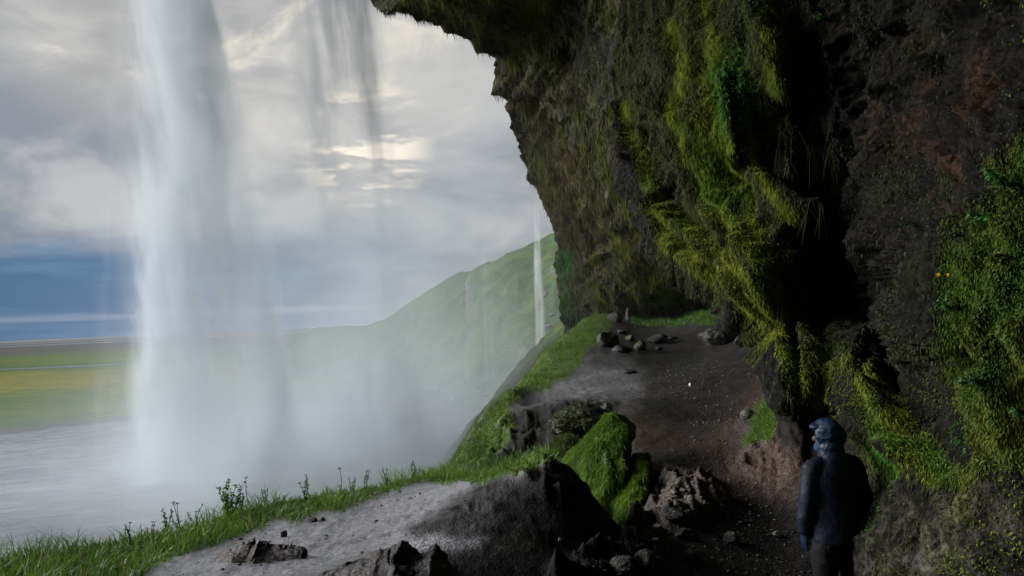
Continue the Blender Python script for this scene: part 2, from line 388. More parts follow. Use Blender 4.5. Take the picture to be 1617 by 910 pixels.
# ------------------------------------------------------------------ ledge path (height field in world x,y)
# photo pixel x, y and depth of points of the ground
GP = [(200, 905, 5.0), (300, 865, 5.5), (450, 900, 4.9), (450, 820, 6.2), (560, 795, 6.7), (640, 765, 7.4), (750, 762, 7.3), (600, 850, 5.6), (700, 880, 4.95),
      (800, 830, 5.7), (860, 732, 7.0), (905, 742, 6.8), (830, 745, 6.7), (790, 790, 6.2), (975, 842, 6.5), (930, 805, 6.5), (1000, 870, 6.1), (900, 880, 5.5), (1100, 900, 6.3), (1200, 905, 6.6),
      (1060, 775, 8.0), (1060, 850, 7.0), (1100, 700, 9.6), (1000, 690, 9.9), (1100, 600, 14.9), (1000, 640, 12.1), (905, 628, 13.5), (830, 634, 15.5), (960, 570, 20.5), (900, 600, 18.0),
      (1000, 530, 27), (1150, 530, 25), (1080, 505, 31), (1230, 580, 14.8), (1180, 657, 10.9), (1160, 745, 8.5), (1240, 622, 9.6), (1195, 690, 9.0), (1260, 700, 8.4), (1250, 780, 7.9),
      (700, 742, 9.8), (740, 690, 12), (777, 637, 14.5), (813, 616, 16), (869, 556, 23), (906, 525, 26), (955, 502, 30), (850, 722, 10.6), (800, 735, 10.2), (860, 645, 12.5),
      (1110, 497, 28.5), (1178, 503, 25.5), (920, 700, 10.6), (890, 690, 11), (824, 575, 24.5), (990, 850, 7.9), (920, 815, 7.6)]
gw = P(*np.array(GP, float).T)
extra = [(2.5, 5.7, 5.38), (0, 0, 6.42), (-2, 2, 6.42), (-3.6, 5.2, 6.4), (-6, 3, 6.4), (-12, -2, 6.4), (2, 0, 6.2), (3, 3, 5.7), (6, 6, 5.3), (0, -10, 6.4), (8, -10, 6.2), (10, 15, 6.8), (12, 28, 7.6), (5, 36, 8.2), (0, 45, 8.0), (14, 45, 8.2), (-6, -12, 6.4)]
pts = np.vstack([gw, np.array(extra)])
def wxy(q): # compress distance so that the spline behaves
    r = np.hypot(q[..., 0], q[..., 1]) + 1e-6; s = np.log1p(r / 3.0) / r * 3; return q[..., :2] * s[..., None]
GZ = TPS(wxy(pts), pts[:, 2], 2e-3)
EDGE = np.array([(-30, -12), (-12, 0.5), (-6.5, 3.6), (-4.4, 5.0), (-3.45, 5.55), (-2.75, 6.2), (-2.2, 6.8), (-1.6, 7.25), (-1.1, 7.9), (-0.95, 9.4), (-0.75, 12), (-0.45, 14.5), (0.02, 16.3), (0.9, 21), (1.3, 23.6), (2.2, 27), (3.4, 31), (4.0, 36), (3.0, 60)])
EDGEPOLY = list(map(tuple, EDGE)) + [(60, 60), (60, -60), (-30, -60)]
HUMP = P(762, 625, 24.0)
def ground_z(x, y, fine=True):
    x = np.asarray(x, float); y = np.asarray(y, float); q = np.stack([x, y], -1)
    z = GZ(wxy(q)); p3 = np.stack([x, y, 0 * x], -1)
    s = -polysd(x, y, EDGEPOLY) + 0.16 * fbm(p3 * 1.1, 3, 41)
    k = np.interp(y, [0, 9, 14, 22, 30], [1.9, 2.0, 1.7, 1.0, 0.8])
    s = np.maximum(s, 0); z = z - k * s * sstep(s, -0.2, 0.7) - 0.12 * np.maximum(s - 1, 0)
    z = z + 1.3 * np.exp(-((x - HUMP[0]) / 1.5) ** 2 - ((y - HUMP[1]) / 2.6) ** 2)
    if fine:
        r = np.hypot(x, y); z = z + 0.10 * fbm(p3 * 0.7, 3, 42) * sstep(r, 3, 9) + (0.45 * fbm(p3 * 0.55, 3, 46) + 0.16 * fbm(p3 * 2.2, 3, 47, 0.6, True)) * sstep(s, 0.3, 2.0)
        px, py, d = proj(np.stack([x, y, z], -1))
        rough = 0.25 + 0.9 * mask(px, py, [(810, 760), (860, 730), (900, 735), (960, 800), (880, 810)], 15) + 0.45 * mask(px, py, [(690, 800), (830, 735), (900, 735), (990, 830), (900, 850), (760, 850)], 20) \
            + 1.6 * mask(px, py, [(1040, 760), (1110, 750), (1160, 800), (1090, 840), (1000, 850), (1000, 820)], 20) \
            + 1.2 * mask(px, py, [(1150, 740), (1200, 690), (1260, 640), (1290, 780), (1230, 790)], 15) \
            + 1.0 * mask(px, py, [(740, 745), (800, 650), (900, 625), (970, 640), (950, 700), (860, 725)], 20) \
            + 1.4 * mask(px, py, [(880, 900), (1000, 850), (1050, 880), (1060, 930), (860, 930)], 20)
        z = z + rough * (0.05 * fbm(p3 * 2.2, 4, 43, ridged=True) + 0.11 * sstep(rough, 0.8, 1.3) * fbm(p3 * 3.3, 3, 48, 0.6, True) + 0.022 * fbm(p3 * 8, 3, 44, 0.6, True)) + 0.010 * fbm(p3 * 9, 3, 45)
    return np.maximum(z, -0.8)

ang = np.concatenate([np.linspace(-175, -48, 60), np.linspace(-46, 44, 800), np.linspace(46, 175, 50)])
rad = np.concatenate([np.geomspace(0.2, 3.0, 22)[:-1], np.geomspace(3.0, 46, 470)])
A_, R_ = np.meshgrid(np.radians(ang), rad); X, Y = R_ * np.sin(A_), R_ * np.cos(A_)
Z = ground_z(X, Y); G = np.stack([X, Y, Z], -1)
px, py, dd = proj(G); inview = dd > 0.5
GRASS_POLYS = [
    ([(-420, 1040), (-60, 975), (195, 925), (300, 872), (380, 842), (450, 822), (560, 800), (645, 768), (690, 758), (760, 764), (830, 742), (880, 728), (905, 716), (860, 714), (790, 726), (740, 740), (700, 735), (560, 760), (380, 800), (-60, 870), (-420, 900)], 6, 5),
    ([(670, 760), (700, 735), (740, 690), (775, 640), (805, 600), (830, 560), (905, 515), (955, 480), (985, 500), (935, 550), (900, 585), (855, 615), (800, 645), (812, 672), (780, 715), (735, 745)], 7, 12),
    ([(990, 495), (1030, 478), (1110, 480), (1190, 488), (1200, 510), (1120, 512), (1060, 512), (1000, 518)], 4, 4),
    ([(1176, 705), (1192, 660), (1226, 608), (1262, 585), (1278, 628), (1238, 652), (1216, 695)], 5, 4)]
gm = np.zeros_like(px)
for poly, so, wp in GRASS_POLYS: gm = np.maximum(gm, mask(px, py, poly, so, wp, 51, 0.03))
out_s = -polysd(X, Y, EDGEPOLY); gm = np.maximum(gm, sstep(out_s + 0.15 * fbm(G * 1.5, 2, 3), 0.05, 0.2) * (0.55 + 0.45 * sstep(fbm(G * 0.8, 3, 4), -0.5, 0)))
gm = gm * (1 - (0.55 + 0.45 * sstep(fbm(G * 1.4, 3, 14), -0.1, 0.2)) * sstep(out_s + 0.5 * fbm(G * 0.6, 3, 9), 1.2, 2.4)); gm = np.where(inview, gm, sstep(out_s, 0, 0.3)) * sstep(Z, 0.6, 1.6)
base = np.array([0.024, 0.0225, 0.022]) + np.zeros(px.shape + (3,))
def paint(poly, c, s=1.0, so=25, wp=15):
    global base; mm = (mask(px, py, poly, so, wp, 61, 0.012) * s)[..., None]; base = base * (1 - mm) + np.array(c) * mm
paint([(180, 920), (300, 860), (640, 762), (860, 728), (800, 770), (700, 820), (760, 850), (600, 870), (460, 930)], (0.215, 0.22, 0.25), 0.95)  # grey silt, lightened so the colour carries the wet sky reflection
paint([(800, 650), (880, 590), (960, 560), (1010, 590), (1000, 650), (900, 625), (830, 632)], (0.12, 0.12, 0.13), 0.8)
paint([(1100, 700), (1230, 560), (1280, 640), (1160, 800), (1000, 720), (1000, 650)], (0.030, 0.021, 0.017), 0.8)
paint([(1150, 740), (1200, 690), (1280, 700), (1290, 780), (1230, 785)], (0.068, 0.048, 0.041), 0.9)
paint([(1040, 750), (1110, 745), (1160, 800), (1090, 845), (1000, 850), (1010, 815)], (0.085, 0.070, 0.060), 0.9)
paint([(1170, 640), (1240, 560), (1270, 600), (1210, 660)], (0.06, 0.036, 0.028), 0.7)
paint([(740, 745), (795, 660), (900, 635), (970, 640), (950, 700), (860, 725)], (0.012, 0.012, 0.011), 0.97, 10, 8)
paint([(1222, 665), (1255, 622), (1300, 610), (1310, 705), (1240, 708)], (0.010, 0.009, 0.008), 0.97, 8, 6)  # hollow under the overhanging turf: its shade painted into the ground colour
paint([(670, 825), (720, 790), (815, 745), (840, 730), (900, 733), (1000, 830), (1020, 900), (760, 930), (650, 905), (690, 882), (850, 874), (855, 848), (720, 842), (650, 836)], (0.0085, 0.0085, 0.009), 0.97, 12, 12)  # dark hump; shade of its side facing away from the light painted in
base *= (1 + 0.35 * fbm(G * 1.2, 4, 62))[..., None]
wet = np.clip(mask(px, py, [(180, 920), (300, 860), (640, 762), (860, 728), (800, 780), (760, 850), (460, 930)], 30) + 0.9 * mask(px, py, [(790, 660), (880, 590), (960, 560), (1110, 590), (1100, 640), (960, 660), (900, 625), (830, 632)], 25) + 0.8 * mask(px, py, [(900, 600), (960, 520), (1230, 520), (1240, 640), (1150, 740), (1000, 720)], 30) + 0.12, 0, 1) * (1 - 0.6 * mask(px, py, [(690, 815), (815, 750), (900, 730), (1000, 830), (1020, 930), (700, 930), (640, 838)], 15, 10))
o = mesh_np('path', G, gridfaces(*G.shape[:2], flip=True), M_GROUND, col=base.reshape(-1, 3), attrs={'grass': gm, 'wet': wet}); tag(o, kind='structure')

# ------------------------------------------------------------------ cliffs
def relief(name, rows, xl, xr, ncol, ctrl, wrap, material, amp, colf, tpow=1.0):
    ry = np.asarray(rows, float); L = xl(ry); Rr = xr(ry)
    t_ = np.linspace(0, 1, ncol) ** tpow
    PX = L[:, None] + (Rr - L)[:, None] * t_[None]; PY = np.repeat(ry[:, None], ncol, 1)
    c = np.array(ctrl, float); f = TPS(c[:, :2] / 500, np.log(c[:, 2]), 1e-3)
    D = np.exp(np.clip(f(np.stack([PX, PY], -1) / 500), math.log(0.9), math.log(60))); G = P(PX, PY, D)
    w_ = np.array([G[:, 0] + np.array(v) for v in wrap[::-1]]).transpose(1, 0, 2)
    G = np.concatenate([w_, G], 1); N = gridnormals(G)
    N *= np.where(((CP - G) * N).sum(-1, keepdims=True) > 0, 1, -1)
    k_ = len(wrap); N[:, :k_] = N[:, k_:k_ + 1]
    G = G + N * amp(G, *proj(G)[:2])[..., None]
    N = gridnormals(G); N *= np.where(((CP - G) * N).sum(-1, keepdims=True) > 0, 1, -1)
    px, py, _ = proj(G); C = colf(G, N, px, py)
    o = tag(mesh_np(name, G, gridfaces(*G.shape[:2]), material, col=C.reshape(-1, 3)), kind='structure')
    k_ -= 2; return G[:, k_:], N[:, k_:]

# A: the far overhang
LIP = np.array([(-1300, -1000), (-1000, -900), (-600, -600), (-350, -250), (-200, 100), (-80, 400), (0, 618), (20, 650), (45, 700), (62, 740), (80, 768), (92, 781), (125, 783), (160, 800), (210, 811), (260, 831), (310, 852), (350, 868), (385, 881), (430, 878), (470, 884), (500, 890), (620, 900)])
xlA = lambda y: np.interp(y, LIP[:, 0], LIP[:, 1]); xrA = lambda y: np.interp(y, [-1300, 0, 620], [1500, 1420, 1420])
ctrlA = [(620, 0, 22), (400, -80, 30), (100, -200, 38), (-400, -350, 34), (-1300, -600, 22), (-2100, -1000, 14), (700, 45, 23), (781, 92, 24.5), (811, 210, 27.5), (852, 310, 31), (881, 385, 34), (884, 470, 35), (900, 600, 33),
         (760, 0, 20), (850, 30, 21), (930, 80, 21), (860, 110, 22.5), (1000, 0, 14.5), (1000, 100, 15.5), (1000, 180, 17), (900, 200, 24), (900, 320, 28), (1000, 320, 22.5), (950, 430, 31), (1000, 470, 31.5), (1100, 300, 17), (1100, 420, 27),
         (1100, 480, 32), (1190, 500, 28), (1190, 620, 25), (1000, 620, 31), (1400, 600, 14), (1400, 300, 14), (1400, 0, 12.5), (1200, 100, 13.5), (800, -200, 15), (300, -300, 22), (300, -700, 13), (-600, -1000, 10), (800, -600, 10), (800, -1200, 7),
         (1400, -600, 9), (1400, -1200, 6.5), (-1500, -1300, 8), (100, -1300, 7.5)]
def ampA(G, px, py):
    rot = np.stack([G[..., 0] * 0.9 + G[..., 2] * 0.5, G[..., 1] * 0.6, G[..., 2] * 0.9 - G[..., 0] * 0.4], -1)
    return 0.75 * fbm(rot * 0.22, 2, 71) + 0.34 * fbm(rot * [0.5, 0.5, 1.2], 3, 72, 0.55, True) + 0.13 * fbm(G * [2.2, 2.2, 1.4], 3, 73, 0.6, True) + 0.05 * fbm(G * 6, 2, 74)
def colA(G, N, px, py):
    n = fbm(G * 0.35, 4, 75); n2 = fbm(G * 1.5, 4, 76)
    c = np.array([0.032, 0.028, 0.020]) + 0 * G
    mo = sstep(n + 0.4 * n2, -0.25, 0.35)[..., None] * 0.8; c = c * (1 - mo) + np.array([0.055, 0.058, 0.018]) * mo
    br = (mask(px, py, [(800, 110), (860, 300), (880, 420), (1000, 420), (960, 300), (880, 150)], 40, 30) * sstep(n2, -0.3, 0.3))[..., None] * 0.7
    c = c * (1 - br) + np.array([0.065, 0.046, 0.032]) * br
    dk = mask(px, py, [(790, 0), (900, 0), (990, 60), (1000, 160), (930, 130), (860, 60)], 30, 25)[..., None] * 0.75  # hollow behind the lip, its shade painted as near-black rock
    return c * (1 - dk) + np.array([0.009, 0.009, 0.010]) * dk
wrapA = [(0.5, 1.2, 0.6), (1.6, 4, 2.4), (5, 12, 8), (10, 26, 16)]
rowsA = np.concatenate([np.linspace(-1300, -40, 60), np.linspace(-36, 620, 300)])
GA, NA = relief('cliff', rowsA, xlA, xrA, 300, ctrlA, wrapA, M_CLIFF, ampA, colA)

# B: the near mossy wall
EB = np.array([(-1300, 800), (-100, 990), (0, 985), (60, 978), (200, 990), (320, 1030), (390, 1062), (430, 1120), (470, 1168), (500, 1203), (540, 1235), (590, 1258), (620, 1285), (660, 1325), (700, 1350), (760, 1372), (850, 1368), (950, 1362), (1300, 1340)])
xlB = lambda y: np.interp(y, EB[:, 0], EB[:, 1]); xrB = lambda y: np.interp(y, [-1300, 1300], [3300, 3300])
ctrlB = [(990, 0, 13.6), (985, 100, 14), (990, 200, 13.6), (1030, 320, 11.5), (1062, 390, 10.6), (1120, 430, 9.8), (1203, 500, 8.8), (1258, 590, 8.1), (1300, 640, 7.8), (1372, 760, 6.6), (1365, 950, 5.9),
         (1080, 150, 11.5), (1100, 0, 11), (1150, 200, 9.4), (1180, 60, 9.2), (1140, 330, 9.9), (1220, 330, 8.8), (1250, 450, 8.5), (1210, 250, 9.0), (1290, 200, 8.8), (1300, 330, 8.8), (1340, 430, 8.6), (1290, 90, 8.7),
         (1400, 100, 8.0), (1400, 300, 8.2), (1420, 450, 8.0), (1500, 200, 6.8), (1530, 100, 6.6), (1480, 400, 6.1), (1500, 500, 5.1), (1560, 330, 5.2), (1600, 200, 5.6), (1600, 450, 4.5), (1540, 600, 4.9), (1450, 560, 7.2), (1380, 560, 8.0),
         (1320, 545, 8.0), (1300, 520, 9.2), (1350, 640, 7.2), (1420, 700, 6.0), (1420, 800, 5.6), (1450, 900, 5.0), (1617, 900, 4.2), (1600, 700, 4.5), (1617, 1200, 3.9), (1400, 1200, 5.0),
         (2200, 455, 2.7), (3200, 455, 1.4), (2200, -600, 3.2), (2200, 1100, 2.6), (3200, -1200, 1.8), (3200, 1200, 1.4), (1300, -500, 7), (1617, -300, 5.6), (1000, -500, 10.5), (900, -1200, 7), (2200, -1200, 3), (1500, -1200, 5)]
RIDGE = [(1075, -20), (1235, -20), (1245, 110), (1205, 240), (1265, 345), (1245, 420), (1300, 560), (1290, 640), (1245, 600), (1200, 505), (1120, 440), (1055, 395), (1025, 320), (1110, 320), (1095, 200), (1130, 110)]
BULGE = [(1860, 120), (1860, 800), (1640, 740), (1545, 720), (1500, 620), (1468, 490), (1478, 400), (1555, 320), (1600, 210)]
LOWM = [(1262, 525), (1345, 530), (1400, 620), (1470, 690), (1520, 760), (1410, 750), (1375, 690), (1345, 600), (1280, 590)]
BANDS = [([(1200, -20), (1225, 60), (1236, 135)], 15), ([(1135, 60), (1125, 170), (1140, 240), (1180, 330), (1205, 390), (1232, 450)], 14), ([(1178, 120), (1185, 250), (1215, 300), (1245, 338), (1264, 347)], 12),
         ([(1104, 190), (1115, 280), (1130, 330), (1165, 375)], 12), ([(1034, 322), (1056, 372), (1100, 412), (1160, 455), (1212, 520), (1245, 562), (1275, 620)], 17), ([(1065, 335), (1110, 372), (1170, 430), (1230, 500), (1250, 560)], 12),
         ([(990, 170), (1004, 230), (1034, 310)], 9), ([(1060, 40), (1082, 120), (1060, 180), (1084, 250)], 10), ([(1185, 395), (1218, 440), (1240, 500)], 12), ([(1110, -20), (1120, 60), (1112, 120)], 9), ([(1285, 530), (1300, 570), (1290, 640)], 10),
         ([(1350, 600), (1385, 660), (1440, 720), (1480, 745)], 18), ([(1345, 560), (1400, 620), (1450, 690)], 12)]
def bands(px, py, seed=120):
    q = np.stack([px * 0.02, py * 0.02, 0 * px], -1); x = px + 14 * fbm(q, 3, seed); y = py + 14 * fbm(q, 3, seed + 4); out = np.zeros(px.shape)
    for pl, w_ in BANDS:
        pl = np.array(pl, float); d = np.full(px.shape, 1e9)
        for a, b in zip(pl[:-1], pl[1:]):
            e = b - a; t = np.clip(((x - a[0]) * e[0] + (y - a[1]) * e[1]) / (e @ e), 0, 1); d = np.minimum(d, np.hypot(x - a[0] - t * e[0], y - a[1] - t * e[1]))
        out = np.maximum(out, np.exp(-(d / w_) ** 2))
    return out
def ampB(G, px, py):
    q = np.stack([G[..., 0], G[..., 1], G[..., 2] * 0.22 + G[..., 0] * 0.1], -1)
    low = sstep(py, 600, 780)
    return 0.30 * bands(px, py) + 0.20 * fbm(G * 0.8, 2, 81) + 0.30 * fbm(G * 1.1, 3, 87) * mask(px, py, [(1270, 60), (1480, 60), (1500, 480), (1340, 520), (1250, 400)], 60, 30) + (0.10 * fbm(G * 5, 3, 88, 0.6, True) + 0.22 * fbm(G * 2.0, 3, 89, 0.5, True)) * sstep(px, 1280, 1340) * (1 - sstep(px, 1700, 2200)) * (1 - sstep(py, 560, 640)) + (0.20 - 0.12 * low) * fbm(q * 2.2, 3, 82, 0.55, True) + 0.09 * fbm(G * [4, 4, 2.5], 3, 83, 0.6, True) + 0.03 * fbm(G * 14, 2, 84)
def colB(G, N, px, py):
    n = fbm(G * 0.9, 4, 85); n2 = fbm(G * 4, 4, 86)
    c = np.array([0.011, 0.010, 0.009]) + 0 * G  # dark basalt, lowered further so the colour stands in for shade on the wall
    def mixc(m_, col):
        nonlocal c; c = c * (1 - m_[..., None]) + np.array(col) * m_[..., None]
    mixc(sstep(n + 0.5 * n2, 0.0, 0.5) * 0.4, (0.020, 0.021, 0.009))
    mixc(mask(px, py, [(960, -30), (1110, -30), (1120, 330), (1160, 480), (1030, 330), (960, 200)], 30, 20) * 0.8, (0.022, 0.024, 0.009))
    mixc(mask(px, py, [(1340, 70), (1600, 60), (1600, 260), (1480, 330), (1350, 230)], 50, 30) * sstep(n2 + 0.5 * n, 0.0, 0.5) * 0.8, (0.042, 0.022, 0.015))
    mixc(mask(px, py, RIDGE, 25, 20) * sstep(n2 + n, -0.5, 0.3) * 0.6, (0.035, 0.038, 0.008))
    mixc(mask(px, py, BULGE, 20, 20) * sstep(n2 + n, -0.6, 0.2) * 0.7, (0.022, 0.032, 0.008))
    mixc(mask(px, py, LOWM, 15, 15) * sstep(n2 + n, -0.6, 0.2) * 0.85, (0.06, 0.075, 0.014))
    mixc(mask(px, py, [(1360, 770), (1450, 760), (1640, 780), (1640, 1000), (1350, 1000)], 40, 25) * np.clip(0.55 + 0.9 * n2, 0, 1), (0.085, 0.078, 0.066))
    mixc(mask(px, py, [(1380, 760), (1450, 720), (1560, 760), (1520, 900), (1420, 880)], 40, 40, 9) * sstep(n2, 0, 0.5) * 0.6, (0.07, 0.08, 0.02))
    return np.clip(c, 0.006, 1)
wrapB = [(0.10, 0.5, 0.0), (0.5, 1.6, 0.1), (1.5, 4, 0.3), (3, 8, 0.5)]
rowsB = np.concatenate([np.linspace(-1300, -40, 50), np.linspace(-36, 960, 420), np.linspace(975, 1300, 14)])
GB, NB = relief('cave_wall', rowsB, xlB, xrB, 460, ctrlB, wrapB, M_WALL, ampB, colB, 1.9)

# the cave roof and the back of the cave, behind and above the camera
xs = np.linspace(-26, 14, 60); ys = np.linspace(-22, 13, 40); X, Y = grid_xy(xs, ys)
Z = CZ + 9.5 + 0.42 * np.maximum(-X - 4, 0) + 1.2 * fbm(np.stack([X, Y, 0 * X], -1) * 0.2, 4, 91) - 0.25 * np.maximum(X - 3, 0) - 0.35 * np.maximum(-Y - 6, 0)
CC = np.array([0.03, 0.028, 0.022]) + 0 * np.stack([X, Y, Z], -1)
tag(mesh_np('cave_roof', np.stack([X, Y, Z], -1), gridfaces(*X.shape), M_CLIFF, col=CC.reshape(-1, 3)), kind='structure')
bx = np.array([2.9, 3.3, 3.6, 3.6, 3.2, 1.5, -2, -7, -12, -18]); by = np.array([2.0, 0.5, -3, -7, -11, -14, -15.5, -15, -14, -12])
tt = np.linspace(0, 1, 90); bx = np.interp(tt, np.linspace(0, 1, 10), bx); by = np.interp(tt, np.linspace(0, 1, 10), by); hz = np.linspace(4, 21, 40)
G = np.stack([np.stack([bx + 0 * z, by, 0 * bx + z], -1) for z in hz]); G[..., :2] *= (1 + 0.0 * G[..., 2:3])
G += gridnormals(G) * (0.5 * fbm(G * 0.5, 4, 93))[..., None]
tag(mesh_np('cave_back_wall', G, gridfaces(*G.shape[:2]), M_CLIFF, col=(np.array([0.03, 0.028, 0.022]) + 0 * G).reshape(-1, 3)), kind='structure')

# ------------------------------------------------------------------ moss and grass
def sample_grid(G, N, n, seed, wfun=None, boxpx=(-380, 1900, -120, 990)):
    rg = np.random.default_rng(seed); a = G[:-1, :-1]; b = G[:-1, 1:]; c = G[1:, :-1]; d = G[1:, 1:]
    ctr = (a + d) * 0.5; px, py, dd = proj(ctr); area = np.linalg.norm(np.cross(b - a, c - a), axis=-1)
    wgt = area * (px > boxpx[0]) * (px < boxpx[1]) * (py > boxpx[2]) * (py < boxpx[3]) * (dd > 0.5)
    if wfun is not None: wgt = wgt * wfun(px, py, ctr, dd)
    wgt = wgt.ravel(); cs = np.cumsum(wgt); i = np.searchsorted(cs, rg.random(n) * cs[-1]); i = np.clip(i, 0, len(wgt) - 1)
    u, v = rg.random((2, n, 1)); sh = lambda q: q.reshape(-1, 3)[i]
    p = sh(a) * (1 - u) * (1 - v) + sh(b) * u * (1 - v) + sh(c) * (1 - u) * v + sh(d) * u * v
    nn = N[:-1, :-1].reshape(-1, 3)[i]; return p, nn, rg

def moss(name, G, N, n, seed, wfun, Lr, Wr, cols, colw, down=1.0, outw=0.35, kind_label=None):
    p, nn, rg = sample_grid(G, N, n, seed, wfun)
    px, py, dd = proj(p)
    d = np.array([0.5 if name == 'moss' else 0.0, 0, -1.0]) * down + nn * outw + rg.normal(size=(n, 3)) * (0.28 if name != 'hanging_moss' else 0.45)
    d /= np.linalg.norm(d, axis=1, keepdims=True)
    cl = 0.6 + 0.7 * (0.5 + 0.5 * fbm(p * 1.7, 3, seed + 5))
    L = (Lr[0] + (Lr[1] - Lr[0]) * rg.random(n) ** 2) * cl * (np.clip(dd / 9, 0.4, 1.2) if name in ('hanging_moss', 'leafy_ground_cover') else 1); Wd = Wr[0] + (Wr[1] - Wr[0]) * rg.random(n)
    V, F = blades(p + nn * 0.01, d, L, Wd, np.tile([0, 0, -0.6], (n, 1)), seed)
    C = cols(p, px, py, rg); C = C * (0.65 + 0.7 * rg.random((n, 1)))
    return mesh_np(name, V, F, M_MOSS, smooth=False, col=np.repeat(C, 5, 0))

YG, OL, GN, BR, DK = map(np.array, ((0.205, 0.240, 0.028), (0.075, 0.092, 0.022), (0.055, 0.160, 0.020), (0.075, 0.052, 0.030), (0.022, 0.024, 0.012)))
def lerp(a, b, t): return a * (1 - t[:, None]) + b * t[:, None]
def wB(px, py, c, d):
    n = fbm(c * [2.3, 2.3, 0.5], 3, 101, 0.5, True) - 0.12
    bd = bands(px, py); w_ = 0.6 * mask(px, py, RIDGE, 22, 22) + 2.6 * bd + 2.2 * mask(px, py, BULGE, 18, 18) + 1.1 * mask(px, py, LOWM, 15, 15) + 0.035
    tl = mask(px, py, [(960, -20), (1110, -20), (1110, 330), (1030, 330), (960, 200)], 20, 20); w_ += 1.0 * tl; bd = np.maximum(bd, 0.45 * tl)
    w_ += 0.30 * mask(px, py, [(1370, 740), (1560, 740), (1500, 930), (1390, 900)], 30, 40)
    return w_ * (0.03 + np.maximum(sstep(n, -0.1, 0.25), bd * 0.8)) * np.where(px > 1640, 0.6, 1) / np.maximum(d, 3) ** 1.3
def cB(p, px, py, rg):
    n = fbm(p * 1.6, 3, 102); n2 = fbm(p * 3.5, 3, 103)
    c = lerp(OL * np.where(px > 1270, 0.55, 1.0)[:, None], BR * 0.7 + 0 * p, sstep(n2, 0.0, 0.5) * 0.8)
    r = mask(px, py, RIDGE, 25, 15); c = lerp(c, lerp(OL * 1.1 + 0 * p, YG + 0 * p, sstep(n, 0.0, 0.5) * 0.7), r * 0.8); c = lerp(c, lerp(YG * 1.15 + 0 * p, GN * 1.2 + 0 * p, sstep(n2, 0.0, 0.5) * 0.6), bands(px, py) * 0.95)
    g_ = np.maximum(mask(px, py, [(1115, 90), (1185, 90), (1200, 200), (1140, 200)], 20), mask(px, py, [(1090, 200), (1160, 240), (1180, 330), (1110, 330)], 20) * 0.5)
    c = lerp(c, GN * 1.15 + 0 * p, g_)
    b_ = mask(px, py, BULGE, 25, 15); c = lerp(c, lerp(GN * 0.75 + np.array([0.025, 0, 0]) + 0 * p, YG * 0.6 + 0 * p, sstep(n, -0.2, 0.3)), b_ * 0.95)
    l_ = mask(px, py, LOWM, 20, 15); c = lerp(c, lerp(YG * 0.85 + 0 * p, GN + 0 * p, sstep(n, -0.1, 0.4)), l_ * 0.95)
    return c
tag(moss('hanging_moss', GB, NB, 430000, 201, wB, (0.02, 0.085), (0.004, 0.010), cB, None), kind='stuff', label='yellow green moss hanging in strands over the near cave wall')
def wA(px, py, c, d):
    n = fbm(c * [0.7, 0.7, 0.35], 3, 104)
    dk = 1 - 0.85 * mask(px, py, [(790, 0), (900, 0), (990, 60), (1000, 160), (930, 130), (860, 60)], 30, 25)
    st = fbm(np.stack([c[..., 0] * 0.9 + c[..., 2] * 0.55, c[..., 1] * 0.2, c[..., 2] * 0.15 - c[..., 0] * 0.08], -1) * 2.2, 3, 106)
    return (0.12 + sstep(n + 0.8 * st, -0.3, 0.4)) * dk * np.where(py < -20, 0.05, 1) / np.maximum(d, 10)
def cA(p, px, py, rg):
    n = fbm(p * 0.6, 3, 105); st = fbm(np.stack([p[:, 0] * 0.9 + p[:, 2] * 0.55, p[:, 1] * 0.2, p[:, 2] * 0.15 - p[:, 0] * 0.08], -1) * 2.2, 3, 106); c = lerp(OL * 0.9 + 0 * p, BR * 0.7 + 0 * p, sstep(n, 0.0, 0.5) * 0.8); c = lerp(c, YG * 0.6 + 0 * p, sstep(st, 0.05, 0.45) * 0.8)
    y = mask(px, py, [(930, 440), (1060, 430), (1120, 480), (1000, 500), (940, 490)], 12, 12); c = lerp(c, YG * 0.75 + 0 * p, y)
    br = mask(px, py, [(790, 100), (860, 300), (880, 420), (960, 420), (940, 300), (860, 150)], 30, 30); c = lerp(c, BR * 1.1 + 0 * p, br * 0.6)
    e = mask(px, py, [(870, 400), (900, 400), (905, 500), (880, 500)], 8, 8); return lerp(c, GN + 0 * p, e)
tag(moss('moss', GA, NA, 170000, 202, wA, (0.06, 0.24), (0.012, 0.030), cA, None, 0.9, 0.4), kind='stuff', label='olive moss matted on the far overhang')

# grass on the ledges
def grass(name, poly, n, seed, Lr, Wr, c0, c1, lean=0.35, far=False):
    rg = np.random.default_rng(seed); poly_ = np.array(poly, float)
    G_ = G_PATH; N_ = N_PATH
    p, nn, rg = sample_grid(G_, N_, n, seed, lambda px, py, c, d: mask(px, py, poly, 6, 5, 51, 0.03) / np.maximum(d, 1), )
    d = np.array([0, 0, 1.0]) + nn * 0.4 + rg.normal(size=(n, 3)) * lean; d /= np.linalg.norm(d, axis=1, keepdims=True)
    cl = 0.55 + 0.9 * sstep(fbm(p * 2.5, 3, seed), -0.5, 0.5)
    L = (Lr[0] + (Lr[1] - Lr[0]) * rg.random(n) ** 1.6) * cl; Wd = Wr[0] + (Wr[1] - Wr[0]) * rg.random(n)
    dr = rg.normal(size=(n, 3)) * 0.35; dr[:, 2] = -0.35
    V, F = blades(p - nn * 0.005, d, L, Wd, dr, seed)
    t_ = np.clip(sstep(fbm(p * 1.3, 3, seed + 2), -0.5, 0.5) * 0.6 + 0.4 * rg.random(n), 0, 1)
    C = lerp(np.array(c0) + 0 * p, np.array(c1) + 0 * p, t_); dry = rg.random(n) < 0.05; C[dry] = (0.16, 0.13, 0.05)
    return tag(mesh_np(name, V, F, M_GRASS, smooth=False, col=np.repeat(C, 5, 0)), kind='stuff')
